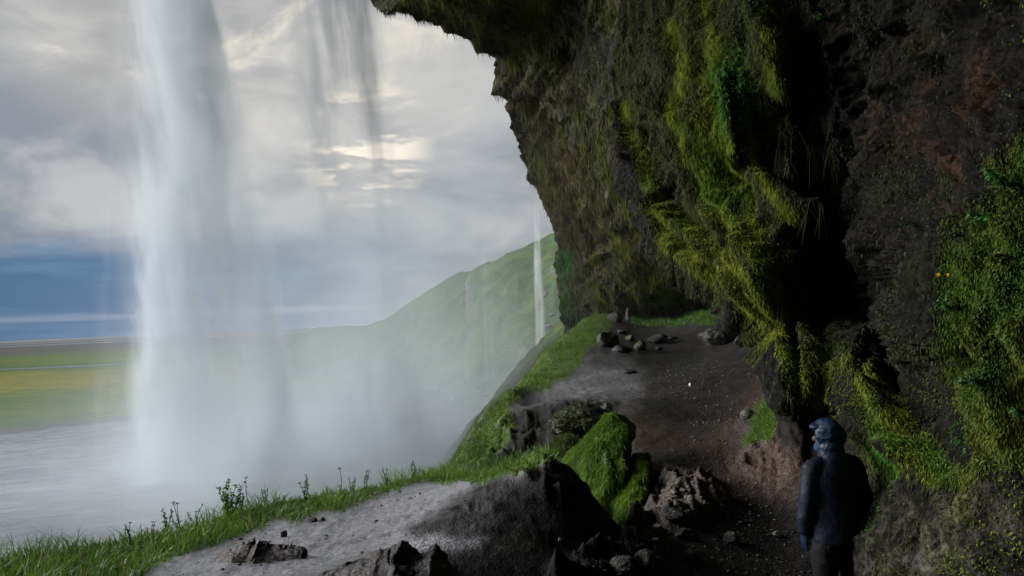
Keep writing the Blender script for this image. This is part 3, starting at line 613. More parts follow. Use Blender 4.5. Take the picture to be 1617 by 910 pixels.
G_PATH = np.stack([*( (lambda g: (g[..., 0], g[..., 1], g[..., 2]))(np.stack([R_ * np.sin(A_), R_ * np.cos(A_), ground_z(R_ * np.sin(A_), R_ * np.cos(A_))], -1)))], -1)
N_PATH = gridnormals(G_PATH); N_PATH *= np.sign(N_PATH[..., 2:3] + 1e-9)
grass('grass', GRASS_POLYS[0][0], 80000, 301, (0.06, 0.24), (0.003, 0.008), (0.045, 0.12, 0.016), (0.13, 0.23, 0.03))
grass('ground_cover', GRASS_POLYS[0][0], 21000, 306, (0.03, 0.13), (0.008, 0.02), (0.035, 0.10, 0.02), (0.09, 0.19, 0.03), 0.8)
grass('grass', GRASS_POLYS[1][0], 90000, 302, (0.04, 0.14), (0.005, 0.012), (0.050, 0.115, 0.014), (0.13, 0.22, 0.025), 0.5)
grass('grass', GRASS_POLYS[2][0], 26000, 303, (0.08, 0.3), (0.01, 0.022), (0.045, 0.13, 0.02), (0.10, 0.22, 0.03), 0.5)
grass('grass', GRASS_POLYS[3][0], 24000, 304, (0.04, 0.13), (0.003, 0.008), (0.06, 0.14, 0.016), (0.15, 0.25, 0.03), 0.5)

# ------------------------------------------------------------------ waterfalls and spray (volumes)
def vol_mat(name, dens, color=(0.93, 0.95, 0.97), aniso=0.2, step=1.0):
    m, k, out = mat(name); v = k.new('ShaderNodeVolumePrincipled'); v.inputs['Color'].default_value = (*color, 1); v.inputs['Anisotropy'].default_value = aniso
    k.l.new(dens(k), v.inputs['Density']); k.l.new(v.outputs[0], out.inputs['Volume'])
    try: m.cycles.volume_step_rate = step
    except Exception: pass
    return m
def box(name, lo, hi, m, loc):
    bm = bmesh.new(); bmesh.ops.create_cube(bm, size=1)
    for v in bm.verts: v.co = Vector([(lo[i] + hi[i]) / 2 + v.co[i] * (hi[i] - lo[i]) for i in range(3)])
    me = bpy.data.meshes.new(name); bm.to_mesh(me); bm.free(); me.materials.append(m)
    o = bpy.data.objects.new(name, me); o.location = loc; return link(o)

def fall(name, x0b, x1b, x0t, x1t, y, depth, ztop, dens, label, seed, streak=0.6, zbot=0.1, sx=1.2, edge=0.18, fadeb=0.0, fadet=None, aniso=0.2, stepr=1.0, gap=None, color=(0.86, 0.88, 0.90)):
    """a curtain of falling water: left/right edges (px) at its foot and at its top"""
    X = lambda px: (px - 808.5) / FPX * y
    cx = (X(x0b) + X(x1b)) / 2; hb = (X(x1b) - X(x0b)) / 2; ct = (X(x0t) + X(x1t)) / 2 - cx; ht = (X(x1t) - X(x0t)) / 2
    H = ztop - zbot
    def dn(k):
        o_ = k.new('ShaderNodeTexCoord').outputs['Object']; x, yy, z = k.sep(o_)[:3]
        t = k.m('POWER', k.m('DIVIDE', z, H, clamp=True), 1.0)
        c = k.m('MULTIPLY', t, ct); hw = k.m('ADD', hb, k.m('MULTIPLY', t, ht - hb))
        xx = k.m('SUBTRACT', x, c); pv = k.comb(k.m('ADD', xx, seed * 7.0), yy, k.m('MULTIPLY', z, 0.075))
        wv = k.m('MULTIPLY', k.m('SUBTRACT', k.noise(k.scale(pv, (0.8, 0.8, 1.6)), 1.0, 4, 0.6), 0.5), hb * 0.32)
        u = k.m('DIVIDE', k.m('ADD', xx, wv), hw)
        rag = k.m('MULTIPLY', k.m('SUBTRACT', k.noise(k.scale(k.comb(xx, yy, z), (1.6, 0.5, 0.35)), 1.0, 6, 0.7, 0.6), 0.5), 0.42)
        e = k.ss(k.m('ADD', k.m('ABSOLUTE', u), rag), 1.0, 1.0 - edge * 2)
        ey = k.ss(k.m('ABSOLUTE', k.m('DIVIDE', yy, depth / 2)), 1.0, 0.2)
        s = k.ss(k.noise(k.scale(pv, (sx, 0.12, 0.8)), 1.0, 5, 0.65, 0.5), 0.5 - 0.14, 0.5 + 0.14)
        sf = k.ss(k.noise(k.scale(pv, (sx * 3.5, 0.2, 1.6)), 1.0, 4, 0.65, 0.3), 0.3, 0.7, 0.6, 1.4)
        clump = k.ss(k.noise(k.scale(k.comb(xx, yy, z), (1.3, 0.25, 0.28)), 1.0, 6, 0.68, 0.8), 0.32, 0.68, 0.45, 1.5)
        s2 = k.m('MULTIPLY', k.m('MULTIPLY', sf, clump), k.m('ADD', 1 - streak, k.m('MULTIPLY', s, streak)))
        d = k.m('MULTIPLY', k.m('MULTIPLY', e, ey), k.m('MULTIPLY', s2, dens))
        if fadet: d = k.m('MULTIPLY', d, k.ss(t, fadet[0], fadet[1]))
        if fadeb: d = k.m('MULTIPLY', d, k.m('ADD', k.ss(k.m('ADD', t, k.m('MULTIPLY', s, 0.12)), fadeb[0], fadeb[1], 0.22, 1.0), k.ss(t, 0.25, 0.05, 0.0, 0.5)))
        return d
    mm = vol_mat('falling_water_' + str(seed), dn, color, aniso=aniso, step=stepr)
    xr_ = max(hb, abs(ct) + ht) * 1.15 + 0.3
    lo = min(-hb, ct - ht) * 1.0 - 0.5; hi = max(hb, ct + ht) + 0.5
    o = box(name, (lo, -depth / 2, 0), (hi, depth / 2, H), mm, (cx, y, zbot)); return tag(o, label, 'waterfall')

fall('waterfall', 203, 500, 226, 312, 40, 4.0, 34, 0.85, 'broad white main waterfall plunging into the pool at the left', 1, 0.9, sx=0.55, edge=0.10, color=(0.72, 0.77, 0.82))
fall('waterfall', 130, 235, 200, 232, 42, 2.0, 34, 0.10, 'faint sheer veil of spray falling along the left edge of the main fall', 5, 0.8, sx=0.8, edge=0.15)
fall('waterfall', 520, 700, 436, 600, 41, 2.5, 34, 0.75, 'fainter ragged veil of water falling to the right of the main fall', 2, 0.95, sx=0.55, edge=0.25, color=(0.42, 0.45, 0.49), fadeb=(0.52, 0.74))  # grey droplet colour stands in for the shade of the rock above
fall('waterfall', 836, 860, 848, 859, 46, 0.6, 16, 3.6, 'thin bright thread of water falling beside the overhang', 3, 0.4, sx=3, edge=0.35, zbot=3.5, fadet=(1.0, 0.5))
fall('waterfall', 750, 790, 760, 782, 46, 1.0, 15, 0.22, 'faint thin trickle of water falling in front of the green hill', 4, 0.5, sx=2, edge=0.4, fadet=(1.0, 0.6))

def mist_d(k):
    pos = k.new('ShaderNodeNewGeometry').outputs['Position']; x, y, z = k.sep(pos)[:3]
    def gauss(v, c, s): 
        q = k.m('DIVIDE', k.m('SUBTRACT', v, c), s); return k.m('EXPONENT', k.m('MULTIPLY', k.m('MULTIPLY', q, q), -1.0))
    n = k.ss(k.noise(k.scale(pos, (0.13, 0.13, 0.09)), 1.0, 5, 0.62, 0.8), 0.32, 0.68, 0.25, 1.75)
    core = k.m('MULTIPLY', k.m('MULTIPLY', gauss(x, -12.5, 6.8), gauss(y, 41, 10)), k.m('EXPONENT', k.m('DIVIDE', z, -3.6)))
    wide = k.m('MULTIPLY', k.m('MULTIPLY', gauss(x, -6.5, 9.0), gauss(y, 47, 18)), k.m('EXPONENT', k.m('DIVIDE', z, -9.0)))
    low = k.m('MULTIPLY', k.m('MULTIPLY', gauss(x, -19, 16), gauss(y, 38, 13)), k.m('EXPONENT', k.m('DIVIDE', z, -1.6)))
    return k.m('MULTIPLY', n, k.m('ADD', k.m('MULTIPLY', core, 0.24), k.m('ADD', k.m('MULTIPLY', wide, 0.052), k.m('MULTIPLY', low, 0.05))))
m = vol_mat('spray', mist_d, (0.74, 0.80, 0.86), 0.2, 2.0)
o = box('spray_mist', (-50, 18, 0.3), (8, 90, 22), m, (0, 0, 0)); tag(o, kind='stuff', label='white spray drifting over the pool')

# ------------------------------------------------------------------ rocks
def gz(x, y): return float(ground_z(np.array([x]), np.array([y]), True)[0])
def land(px, py, dmin=3.5, dmax=45):
    """where the sight line through photo pixel px,py meets the ledge"""
    d = np.geomspace(dmin, dmax, 700); p = P(np.full(700, px), np.full(700, py), d); g_ = ground_z(p[:, 0], p[:, 1], True)
    h = np.where(p[:, 2] <= g_)[0]; i = h[0] if len(h) else 699
    return np.array([p[i, 0], p[i, 1], g_[i]]), d[i]

def rock_mesh(seed, size, sub=4, rough=0.35, jag=0.5, spikes=0):
    bm = bmesh.new(); bmesh.ops.create_icosphere(bm, subdivisions=sub, radius=0.5); V = np.array([v.co[:] for v in bm.verts]); F = np.array([[v.index for v in f.verts] for f in bm.faces]); bm.free()
    rg = np.random.default_rng(seed)
    for _ in range(int(9 * jag) + 3):          # flat broken faces
        n = rg.normal(size=3); n /= np.linalg.norm(n); h = 0.5 * (0.55 + 0.35 * rg.random()); o_ = np.maximum(V @ n - h, 0); V = V - n * o_[:, None] * 0.92
    V = V * (1 + rough * 0.5 * fbm(V * 2.4 + seed, 3, seed % 50)[:, None]) + 0.0
    V = V * (1 + rough * 0.22 * fbm(V * 9 + seed, 3, seed % 50 + 3, 0.6, True)[:, None])
    return V * np.array(size), F
def rock(px, py, wpx, hpx, seed, c, label, group=None, name='rock', rotz=None, sink=0.25, dep=0.8, jag=0.5, sub=4, mossy=0.0, dmin=3.5):
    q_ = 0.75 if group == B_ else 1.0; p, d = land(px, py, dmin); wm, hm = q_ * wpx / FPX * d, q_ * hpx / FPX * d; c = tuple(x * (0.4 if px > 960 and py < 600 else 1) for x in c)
    V, F = rock_mesh(seed, (wm, max(wm * dep, hm * 0.6), hm * 1.25), sub, jag=jag)
    C = np.array(c) * (1 + 0.5 * fbm(V * 6 / wm, 3, 7))[:, None]
    if mossy:
        n = V / np.linalg.norm(V, axis=1, keepdims=True); mm = (sstep(n[:, 2] + 0.4 * fbm(V * 5 / wm, 3, 8), 0.1, 0.6) * mossy)[:, None]; C = C * (1 - mm) + np.array([0.06, 0.09, 0.015]) * mm
    o = mesh_np(name, V, F, M_ROCK, smooth=sub > 3, col=np.clip(C, 0.004, 1)); o.location = p + np.array([0, 0, hm * (0.5 - sink)])
    o.rotation_euler = (0, 0, 0 if rotz is None else rotz); tag(o, label, 'rock', group); return o
B_ = 'boulders at the far bend of the path'
DKR, GYR, BNR, PLR = (0.020, 0.020, 0.021), (0.075, 0.072, 0.068), (0.060, 0.048, 0.038), (0.15, 0.145, 0.14)
B_ = 'boulders at the far bend of the path'; S_ = 'stones lying below the pale rubble mound'
rock(1180, 660, 22, 15, 1, GYR, 'lone rounded grey stone lying on the bare dark path', 'stones on the path', jag=0.1)
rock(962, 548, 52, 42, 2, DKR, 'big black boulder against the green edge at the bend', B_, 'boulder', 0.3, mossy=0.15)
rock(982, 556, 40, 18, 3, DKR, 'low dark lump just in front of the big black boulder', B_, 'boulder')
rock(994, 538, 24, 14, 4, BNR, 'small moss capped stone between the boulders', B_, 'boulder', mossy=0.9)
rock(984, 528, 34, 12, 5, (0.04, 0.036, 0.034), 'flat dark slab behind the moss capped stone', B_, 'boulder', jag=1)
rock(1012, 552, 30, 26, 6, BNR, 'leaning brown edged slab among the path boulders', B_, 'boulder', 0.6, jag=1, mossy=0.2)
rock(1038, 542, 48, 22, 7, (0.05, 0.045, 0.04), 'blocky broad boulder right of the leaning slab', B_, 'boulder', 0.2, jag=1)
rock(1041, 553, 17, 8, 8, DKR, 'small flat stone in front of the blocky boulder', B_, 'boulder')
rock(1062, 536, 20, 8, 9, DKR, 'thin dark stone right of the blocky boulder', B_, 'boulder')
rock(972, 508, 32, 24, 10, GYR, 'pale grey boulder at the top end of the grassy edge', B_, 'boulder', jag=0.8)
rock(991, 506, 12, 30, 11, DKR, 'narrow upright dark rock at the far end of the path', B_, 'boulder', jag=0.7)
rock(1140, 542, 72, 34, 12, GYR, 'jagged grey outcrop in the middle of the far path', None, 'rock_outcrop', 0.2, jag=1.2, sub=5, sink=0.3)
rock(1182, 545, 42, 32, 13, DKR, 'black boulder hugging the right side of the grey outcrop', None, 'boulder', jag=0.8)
rock(995, 590, 24, 7, 14, (0.04, 0.036, 0.034), 'flat stone half buried in the middle of the path', 'stones on the path', jag=0.8)
rock(1090, 609, 6, 5, 15, (0.75, 0.75, 0.74), 'tiny white pebble on the dark path', 'stones on the path', 'pebble', jag=0.2, sub=2)
rock(1020, 836, 18, 24, 16, (0.09, 0.085, 0.08), 'upright pointed stone left of the rubble', S_, jag=1)
rock(1040, 846, 30, 18, 17, PLR, 'pale chunky stone beside the upright pointed stone', S_, jag=1)
rock(1066, 822, 38, 22, 18, (0.03, 0.028, 0.027), 'dark wedge shaped stone at the foot of the rubble', S_, jag=1)
rock(1058, 806, 14, 18, 19, (0.045, 0.04, 0.036), 'small standing stone behind the dark wedge', S_, jag=1)
rock(1086, 822, 18, 12, 20, GYR, 'small grey stone right of the dark wedge', S_, jag=0.8)
rock(1078, 848, 26, 14, 21, GYR, 'flat grey stone in front of the dark wedge', S_, jag=0.8)
rock(1155, 857, 24, 20, 22, (0.05, 0.05, 0.05), 'triangular dark stone alone on the gravel', 'stones on the path', jag=1.2)
rock(1228, 848, 16, 9, 23, PLR, 'small pale stone left of the standing person', 'stones on the path')
rock(1268, 812, 18, 9, 24, BNR, 'brown stone close behind the standing person', 'stones on the path')
rock(985, 902, 44, 24, 25, (0.03, 0.028, 0.027), 'rounded grey lump at the bottom of the picture', 'lumps in the foreground', jag=0.3)
rock(1020, 898, 40, 28, 26, (0.036, 0.034, 0.032), 'taller grey lump right of the rounded one', 'lumps in the foreground', jag=0.5)
rock(1090, 886, 28, 20, 27, (0.08, 0.075, 0.07), 'small crumbly lump on the gravel at the bottom', 'lumps in the foreground', jag=0.5)
rock(448, 848, 11, 13, 28, (0.03, 0.022, 0.022), 'dark reddish stone standing on the pale ledge', 'stones on the ledge', jag=0.4)
rock(493, 824, 16, 9, 29, DKR, 'black stone at the edge of the ledge grass', 'stones on the ledge')
rock(509, 823, 9, 7, 30, (0.5, 0.5, 0.5), 'small white stone beside the black one by the grass', 'stones on the ledge', sub=3)
rock(885, 858, 12, 10, 31, (0.09, 0.09, 0.09), 'small grey stone on the black slope', 'stones on the ledge', jag=1)

def outcrop(name, pxs, tops, pybase, depth_m, c, label, seed):
    """jagged ridge of rock whose crest runs through the given photo points"""
    pts = [land(a, pybase)[0] for a in (pxs[0], pxs[-1])]; nu, nv = 150, 60
    pm, dm = land((pxs[0] + pxs[-1]) / 2, pybase); u = np.linspace(0, 1, nu); pxu = pxs[0] + (pxs[-1] - pxs[0]) * u
    crest = np.interp(pxu, pxs, tops); base = P(pxu, np.full(nu, pybase), np.full(nu, dm)); h = (pybase - crest) / FPX * dm
    v = np.linspace(-1, 1, nv)[:, None]; prof = np.clip(1 - np.abs(v) ** 1.3, 0, 1)
    G = np.empty((nv, nu, 3)); G[..., 0] = base[None, :, 0]; G[..., 1] = base[None, :, 1] + v * depth_m * (0.4 + 0.6 * h[None] / max(h.max(), 1e-3))
    gg = ground_z(G[..., 0], G[..., 1]); G[..., 2] = gg - 0.03 + prof * h[None]
    k_ = (prof * h[None] / h.max()); G += (0.10 * fbm(G * 6, 4, seed, 0.6, True) * k_ + 0.03 * fbm(G * 22, 3, seed + 1, 0.6) * k_)[..., None] * np.array([0.5, 0.6, 0.8])
    C = np.array(c) * (1 + 0.5 * fbm(G * 10, 3, 7))[..., None]
    o = mesh_np(name, G, gridfaces(nv, nu), M_ROCK, col=C.reshape(-1, 3), loc=base[nu // 2]); tag(o, label, 'rock'); return o
outcrop('rock_outcrop', [325, 350, 375, 395, 410, 425, 450, 480], [882, 868, 852, 858, 848, 856, 862, 868], 882, 0.16, (0.035, 0.027, 0.028), 'low dark jagged rock rising from the pale ledge', 71)
outcrop('rock_outcrop', [440, 500, 545, 575, 595, 612, 628, 642, 657, 668, 680, 694, 712, 735, 760], [935, 906, 893, 882, 872, 871, 862, 870, 877, 872, 866, 878, 898, 915, 935], 935, 0.5, (0.014, 0.012, 0.013), 'black jagged rock with two peaks at the bottom of the ledge', 72)

# turf mounds between the ledge and the path
def mound(px, py, w_, dp, h, lean, seed, label, n=9000, c0=(0.045, 0.10, 0.012), c1=(0.12, 0.19, 0.022), cover=0.9):
    p, d = land(px, py); bm = bmesh.new(); bmesh.ops.create_icosphere(bm, subdivisions=6, radius=1); V = np.array([v.co[:] for v in bm.verts]); F = np.array([[v.index for v in f.verts] for f in bm.faces]); bm.free()
    n_ = V.copy(); V = V * (1 + 0.45 * fbm(V * 1.8 + seed, 3, seed)[:, None] + 0.12 * fbm(V * 6, 3, seed, 0.6, True)[:, None]); V[:, :2] *= (1.25 - 0.55 * (V[:, 2:3] * 0.5 + 0.5)); V = V * np.array([w_, dp, h]); V[:, 0] += lean * np.maximum(V[:, 2], 0)
    side = sstep(n_[:, 0] * 0.8 + n_[:, 1] * 0.2 + 0.35 * fbm(V * 5, 3, seed), 0.95, 0.5); C = np.array([0.03, 0.027, 0.024]) * (1 - side[:, None]) + np.array(c0) * side[:, None]
    root = bpy.data.objects.new('turf_mound', None); link(root); root.location = p; tag(root, label, 'mound', 'turf mounds beside the path')
    mesh_np('earth', V, F, M_ROCK, col=C, parent=root)
    rg = np.random.default_rng(seed); i = rg.integers(0, len(V), n * 2); i = i[(side[i] > rg.random(n * 2)) & (V[i, 2] > -0.2 * h)][:n]; q = V[i] + rg.normal(size=(len(i), 3)) * 0.012
    nn = n_[i]; dr = nn * 0.8 + np.array([0, 0, -0.15]) + rg.normal(size=q.shape) * 0.45; dr /= np.linalg.norm(dr, axis=1, keepdims=True)
    BV, BF = blades(q, dr, 0.03 + 0.09 * rg.random(len(i)) ** 1.5, 0.003 + 0.005 * rg.random(len(i)), np.tile([0, 0, -0.7], (len(i), 1)), seed)
    C = lerp(np.array(c0) + 0 * q, np.array(c1) + 0 * q, np.clip(rg.random(len(i)) * 0.6 + 0.5 * sstep(fbm(q * 4, 2, seed), -0.5, 0.5), 0, 1))
    g_ = mesh_np('grass', BV, BF, M_GRASS, smooth=False, col=np.repeat(C, 5, 0), parent=root); g_['kind'] = 'stuff'
def turf(rows, d0, d1, bulge, seed, n, label, c0=(0.075, 0.165, 0.016), c1=(0.19, 0.31, 0.03)):
    """steep turf bank hanging over the earth: front face through the given photo outline, closed by an earth back"""
    rows = np.array(rows, float); nv, nu = 70, 50; y = np.linspace(rows[0, 0], rows[-1, 0], nv); l = np.interp(y, rows[:, 0], rows[:, 1]); r_ = np.interp(y, rows[:, 0], rows[:, 2])
    l = l + 5 * fbm(np.stack([y * 0.06, 0 * y, 0 * y], -1), 3, seed); r_ = r_ + 5 * fbm(np.stack([y * 0.06, 0 * y + 9, 0 * y], -1), 3, seed)
    u = np.linspace(0, 1, nu)[None]; px = l[:, None] + (r_ - l)[:, None] * u; py = np.repeat(y[:, None], nu, 1); t = (py - y[0]) / (y[-1] - y[0])
    d = d0 + (d1 - d0) * t + 0.5 * (0.5 - u) * (r_ - l)[:, None] / 90 - bulge * (1 - (2 * u - 1) ** 2) * np.sin(np.pi * np.clip(t * 0.85 + 0.15, 0, 1)) ** 0.5
    F_ = P(px, py, d); F_ = F_ + 0.12 * fbm(F_ * [3.5, 3.5, 1.0], 3, seed + 1, 0.6, True)[..., None] * np.array([0.3, -1, 0.2])
    Bk = F_.copy(); Bk[..., 1] += 0.55; Bk[..., 0] = Bk[..., 0].mean() + (Bk[..., 0] - Bk[..., 0].mean()) * 1.25 + 0.12; Bk[..., 2] -= 0.10
    G = np.concatenate([F_, (F_[:, -1:] + Bk[:, -1:]) / 2 + np.array([0.05, 0, -0.02]), Bk[:, ::-1], F_[:, :1]], 1); N = gridnormals(F_); N *= np.where(((CP - F_) * N).sum(-1, keepdims=True) > 0, 1, -1)
    root = bpy.data.objects.new('turf_mound', None); link(root); root.location = F_[-1, nu // 2]; off = np.array(root.location); tag(root, label, 'mound', 'turf mounds beside the path')
    C = np.array([0.028, 0.023, 0.020]) + 0 * G; C[:, 2:nu - 1] = np.array(c0) * 0.8; mesh_np('earth', G - off, gridfaces(*G.shape[:2]), M_ROCK, col=C.reshape(-1, 3), parent=root)
    p, nn, rg = sample_grid(F_, N, n, seed, lambda px, py, c, dd: 0.25 + sstep(fbm(c * [4, 4, 1.5], 3, seed), -0.4, 0.1))
    dr = nn * 0.55 + np.array([0, 0, -0.45]) + rg.normal(size=p.shape) * 0.45; dr /= np.linalg.norm(dr, axis=1, keepdims=True)
    BV, BF = blades(p - off, dr, 0.03 + 0.08 * rg.random(n) ** 1.5, 0.003 + 0.005 * rg.random(n), np.tile([0, 0, -0.8], (n, 1)), seed)
    C = lerp(np.array(c0) + 0 * p, np.array(c1) + 0 * p, np.clip(rg.random(n) * 0.6 + 0.6 * sstep(fbm(p * [5, 5, 1.5], 3, seed), -0.3, 0.4) - 0.1, 0, 1)); C[rg.random(n) < 0.06] = (0.14, 0.12, 0.04)
    g_ = mesh_np('grass', BV, BF, M_GRASS, smooth=False, col=np.repeat(C, 5, 0), parent=root); g_['kind'] = 'stuff'
turf([(653, 958, 970), (668, 943, 984), (690, 922, 988), (725, 893, 984), (750, 903, 980), (778, 922, 974), (802, 938, 964), (830, 946, 958)], 9.0, 8.2, 0.08, 401, 22000, 'tall bright green turf mound behind the black rock hump')
turf([(716, 1002, 1011), (732, 990, 1018), (760, 976, 1017), (790, 968, 1006), (812, 971, 998), (840, 978, 990)], 8.7, 7.9, 0.05, 402, 12000, 'narrow green turf tuft right of the tall turf mound')
mound(897, 706, 0.22, 0.25, 0.16, 0.0, 403, 'small rounded mossy hump above the tall turf mound', 6000, (0.04, 0.07, 0.012), (0.08, 0.11, 0.02))
mound(920, 664, 0.45, 0.35, 0.20, 0.0, 404, 'dark mossy knob at the end of the earth bank', 4000, (0.035, 0.045, 0.014), (0.06, 0.08, 0.02))

# loose gravel on the path
def gravel(n, seed, poly, smin, smax, name, cs):
    p, nn, rg = sample_grid(G_PATH, N_PATH, n, seed, lambda px, py, c, d: mask(px, py, poly, 10, 8) / np.maximum(d, 1) ** 1.2)
    bm = bmesh.new(); bmesh.ops.create_icosphere(bm, subdivisions=1, radius=0.5); V = np.array([v.co[:] for v in bm.verts]); F = np.array([[v.index for v in f.verts] for f in bm.faces]); bm.free()
    k_ = len(V); J = V[None] * (1 + 0.25 * rg.normal(size=(n, k_, 1)).clip(-1.5, 1.5)); a = rg.random(n) * 6.28; ca, sa = np.cos(a)[:, None], np.sin(a)[:, None]
    s_ = (smin + (smax - smin) * rg.random(n) ** 4)[:, None]; J = J * np.stack([0 * a + 1, 0.55 + 0.4 * rg.random(n), 0.35 + 0.3 * rg.random(n)], -1)[:, None]
    x_, y_ = J[..., 0] * ca - J[..., 1] * sa, J[..., 0] * sa + J[..., 1] * ca
    W_ = np.stack([x_, y_, J[..., 2]], -1) * s_[..., None] + p[:, None] + np.array([0, 0, 0.15]) * s_[:, None]
    C = np.array(cs)[rg.integers(0, len(cs), n)] * (0.6 + 0.8 * rg.random((n, 1)))
    o = mesh_np(name, W_.reshape(-1, 3), (F[None] + (np.arange(n) * k_)[:, None, None]).reshape(-1, 3), M_ROCK, smooth=False, col=np.repeat(C, k_, 0)); tag(o, kind='stuff')
gravel(7000, 501, [(1000, 850), (1060, 740), (1100, 640), (1000, 640), (960, 600), (1100, 560), (1220, 560), (1240, 640), (1170, 720), (1290, 800), (1300, 930), (900, 930)], 0.008, 0.042, 'gravel', [(0.05, 0.048, 0.046), (0.08, 0.075, 0.07), (0.03, 0.03, 0.03), (0.14, 0.13, 0.12)])
gravel(260, 502, [(1020, 850), (1060, 780), (1100, 760), (1160, 800), (1100, 850)], 0.02, 0.09, 'rubble', [(0.12, 0.105, 0.095), (0.08, 0.07, 0.06), (0.15, 0.14, 0.13)])
gravel(1100, 503, [(190, 920), (300, 868), (640, 768), (850, 735), (780, 800), (500, 910)], 0.005, 0.035, 'gravel', [(0.03, 0.028, 0.028), (0.05, 0.05, 0.05)])

# rocks on the far bank
def surf_pick(G, px, py):
    a, b, d = proj(G); q = (a - px) ** 2 + (b - py) ** 2 + np.where(d < 0.5, 1e9, 0); i = np.unravel_index(np.argmin(q), q.shape); return G[i], d[i], i
rg = np.random.default_rng(66)
SPOT = [(720, 629, 14), (745, 640, 9), (700, 640, 8), (862, 466, 10), (870, 498, 7), (850, 480, 6), (868, 515, 8), (795, 560, 6), (800, 548, 5), (730, 608, 10), (755, 612, 12), (780, 600, 8), (690, 618, 8), (765, 625, 7), (640, 615, 9), (560, 612, 9), (600, 616, 11), (815, 575, 7), (785, 540, 6)]
NM = ['largest grey rock in the shallows below the hill', 'rock in the shallows right of the largest one', 'small rock in the shallows left of the largest one', 'pale slab high on the scree under the overhang', 'pale slab low on the scree beside the overhang', 'small pale stone on the scree by the thin fall', 'lowest pale stone on the scree beside the overhang',
      'upper of two pale stones above the rocky shore', 'small pale stone on the hillside left of the thin fall', 'rock on the shoreline at the foot of the hill', 'broad rock on the shore left of the grey hump', 'shore rock half hidden by the grey hump', 'shore rock seen through the right edge of the veil', 'low rock below the grey hump by the water', 'misty rock on the far shore behind the veil', 'faint leftmost rock on the far shore', 'misty dark rock in the middle of the far shore', 'stone above the shore by the grey hump', 'stone on the green hillside over the shore']
for i, (a, b, s_) in enumerate(SPOT):
    p, d, _ = surf_pick(HILL, a, b); wm = s_ * 1.6 / FPX * d
    V, F = rock_mesh(600 + i, (wm, wm * 0.8, wm * 0.55), 3, jag=1.0); c = (0.16, 0.155, 0.15) if 'pale' in NM[i] else (0.07, 0.07, 0.07)
    o = mesh_np('rock', V, F, M_ROCK, smooth=False, col=np.array(c) + 0 * V); o.location = p; tag(o, NM[i], 'rock', 'rocks on the far bank')

# ------------------------------------------------------------------ plants
M_STEM = blade_mat('plant_leaves', 0.5, 0.35, 0.3)
def tube(pts, rad, n=6):
    pts = np.array(pts, float); m_ = len(pts); t = np.gradient(pts, axis=0); t /= np.linalg.norm(t, axis=1, keepdims=True) + 1e-9
    a = np.cross(t, [0.3, 0.9, 0.1]); a /= np.linalg.norm(a, axis=1, keepdims=True); b = np.cross(t, a); th = np.arange(n) / n * 2 * np.pi
    V = pts[:, None] + np.array(rad)[:, None, None] * (a[:, None] * np.cos(th)[None, :, None] + b[:, None] * np.sin(th)[None, :, None])
    i = np.arange(m_ * n).reshape(m_, n); j = np.roll(i, -1, 1); F = np.stack([i[:-1], j[:-1], j[1:], i[1:]], -1).reshape(-1, 4); return V.reshape(-1, 3), F
def plant(px, py, hpx, seed, label, leafy=1.0, col=(0.05, 0.12, 0.02), cat='plant', name='wild_plant', head=True, nst=3, pos=None, droop=0.0, group='wild plants on the ledge edge', lean=(0, 0, 0)):
    rg = np.random.default_rng(seed)
    if pos is None:
        p, d = land(px, py)
        hpx *= 0.8
        while p[2] < 6.1 and py < 960: py += 3; hpx += 3; p, d = land(px, py)
    else: p, d = pos
    H = hpx / FPX * d; root = bpy.data.objects.new(name, None); link(root); root.location = p; tag(root, label, cat, group)
    SV, SF, LV, LF, HV, HF = [], [], [], [], [], []; so = lo = ho = 0
    for s_ in range(nst):
        top_ = np.array([rg.normal() * 0.16 * H, rg.normal() * 0.16 * H, H * (0.65 + 0.35 * rg.random() if s_ else 1.0)]) + np.array(lean) * H
        t = np.linspace(0, 1, 7)[:, None]; pts = top_ * t + np.array([rg.normal(), rg.normal(), 0]) * 0.05 * H * np.sin(t * 3.1)
        V, F = tube(pts, np.linspace(0.004, 0.0022, 7) * (d / 6) ** 0.5, 5); SV.append(V); SF.append(F + so); so += len(V)
        nl = int(14 * leafy)
        if nl:
            tl = rg.random(nl) * 0.85 + 0.1; r_ = np.stack([np.interp(tl, t[:, 0], pts[:, c]) for c in range(3)], -1)
            dr = rg.normal(size=(nl, 3)) * [1, 1, 0.35] + [0, 0, 0.35 - droop]; dr /= np.linalg.norm(dr, axis=1, keepdims=True)
            V, F = blades(r_, dr, H * (0.08 + 0.11 * rg.random(nl)), H * (0.03 + 0.035 * rg.random(nl)), np.tile([0, 0, -0.5], (nl, 1)), seed + s_); LV.append(V); LF.append(F + lo); lo += len(V)
        if head:
            k_ = 10; dr = rg.normal(size=(k_, 3)) * [1, 1, 0.5] + [0, 0, 0.6]; dr /= np.linalg.norm(dr, axis=1, keepdims=True)
            V, F = blades(np.tile(pts[-1], (k_, 1)), dr, H * (0.06 + 0.08 * rg.random(k_)), np.full(k_, 0.016 * H + 0.002), np.tile([0, 0, -0.2], (k_, 1)), seed + 9); HV.append((V, F))
    cc = np.array(col)
    mesh_np('stem', np.vstack(SV), np.vstack(SF), M_STEM, col=cc * 0.8 + 0 * np.vstack(SV), parent=root)
    if LV:
        V = np.vstack(LV); mesh_np('leaves', V, np.vstack(LF), M_STEM, smooth=False, col=np.repeat(cc * (0.7 + 0.7 * rg.random((len(V) // 5, 1))), 5, 0), parent=root)
    for V, F in HV: mesh_np('flower_head', V, F, M_STEM, smooth=False, col=np.array([0.07, 0.10, 0.035]) + 0 * V, parent=root)
    return root
plant(10, 915, 48, 1, 'leafy weed at the bottom left corner of the ledge')
plant(207, 862, 46, 2, 'tall weed standing alone left of the grass fringe', 1.0)
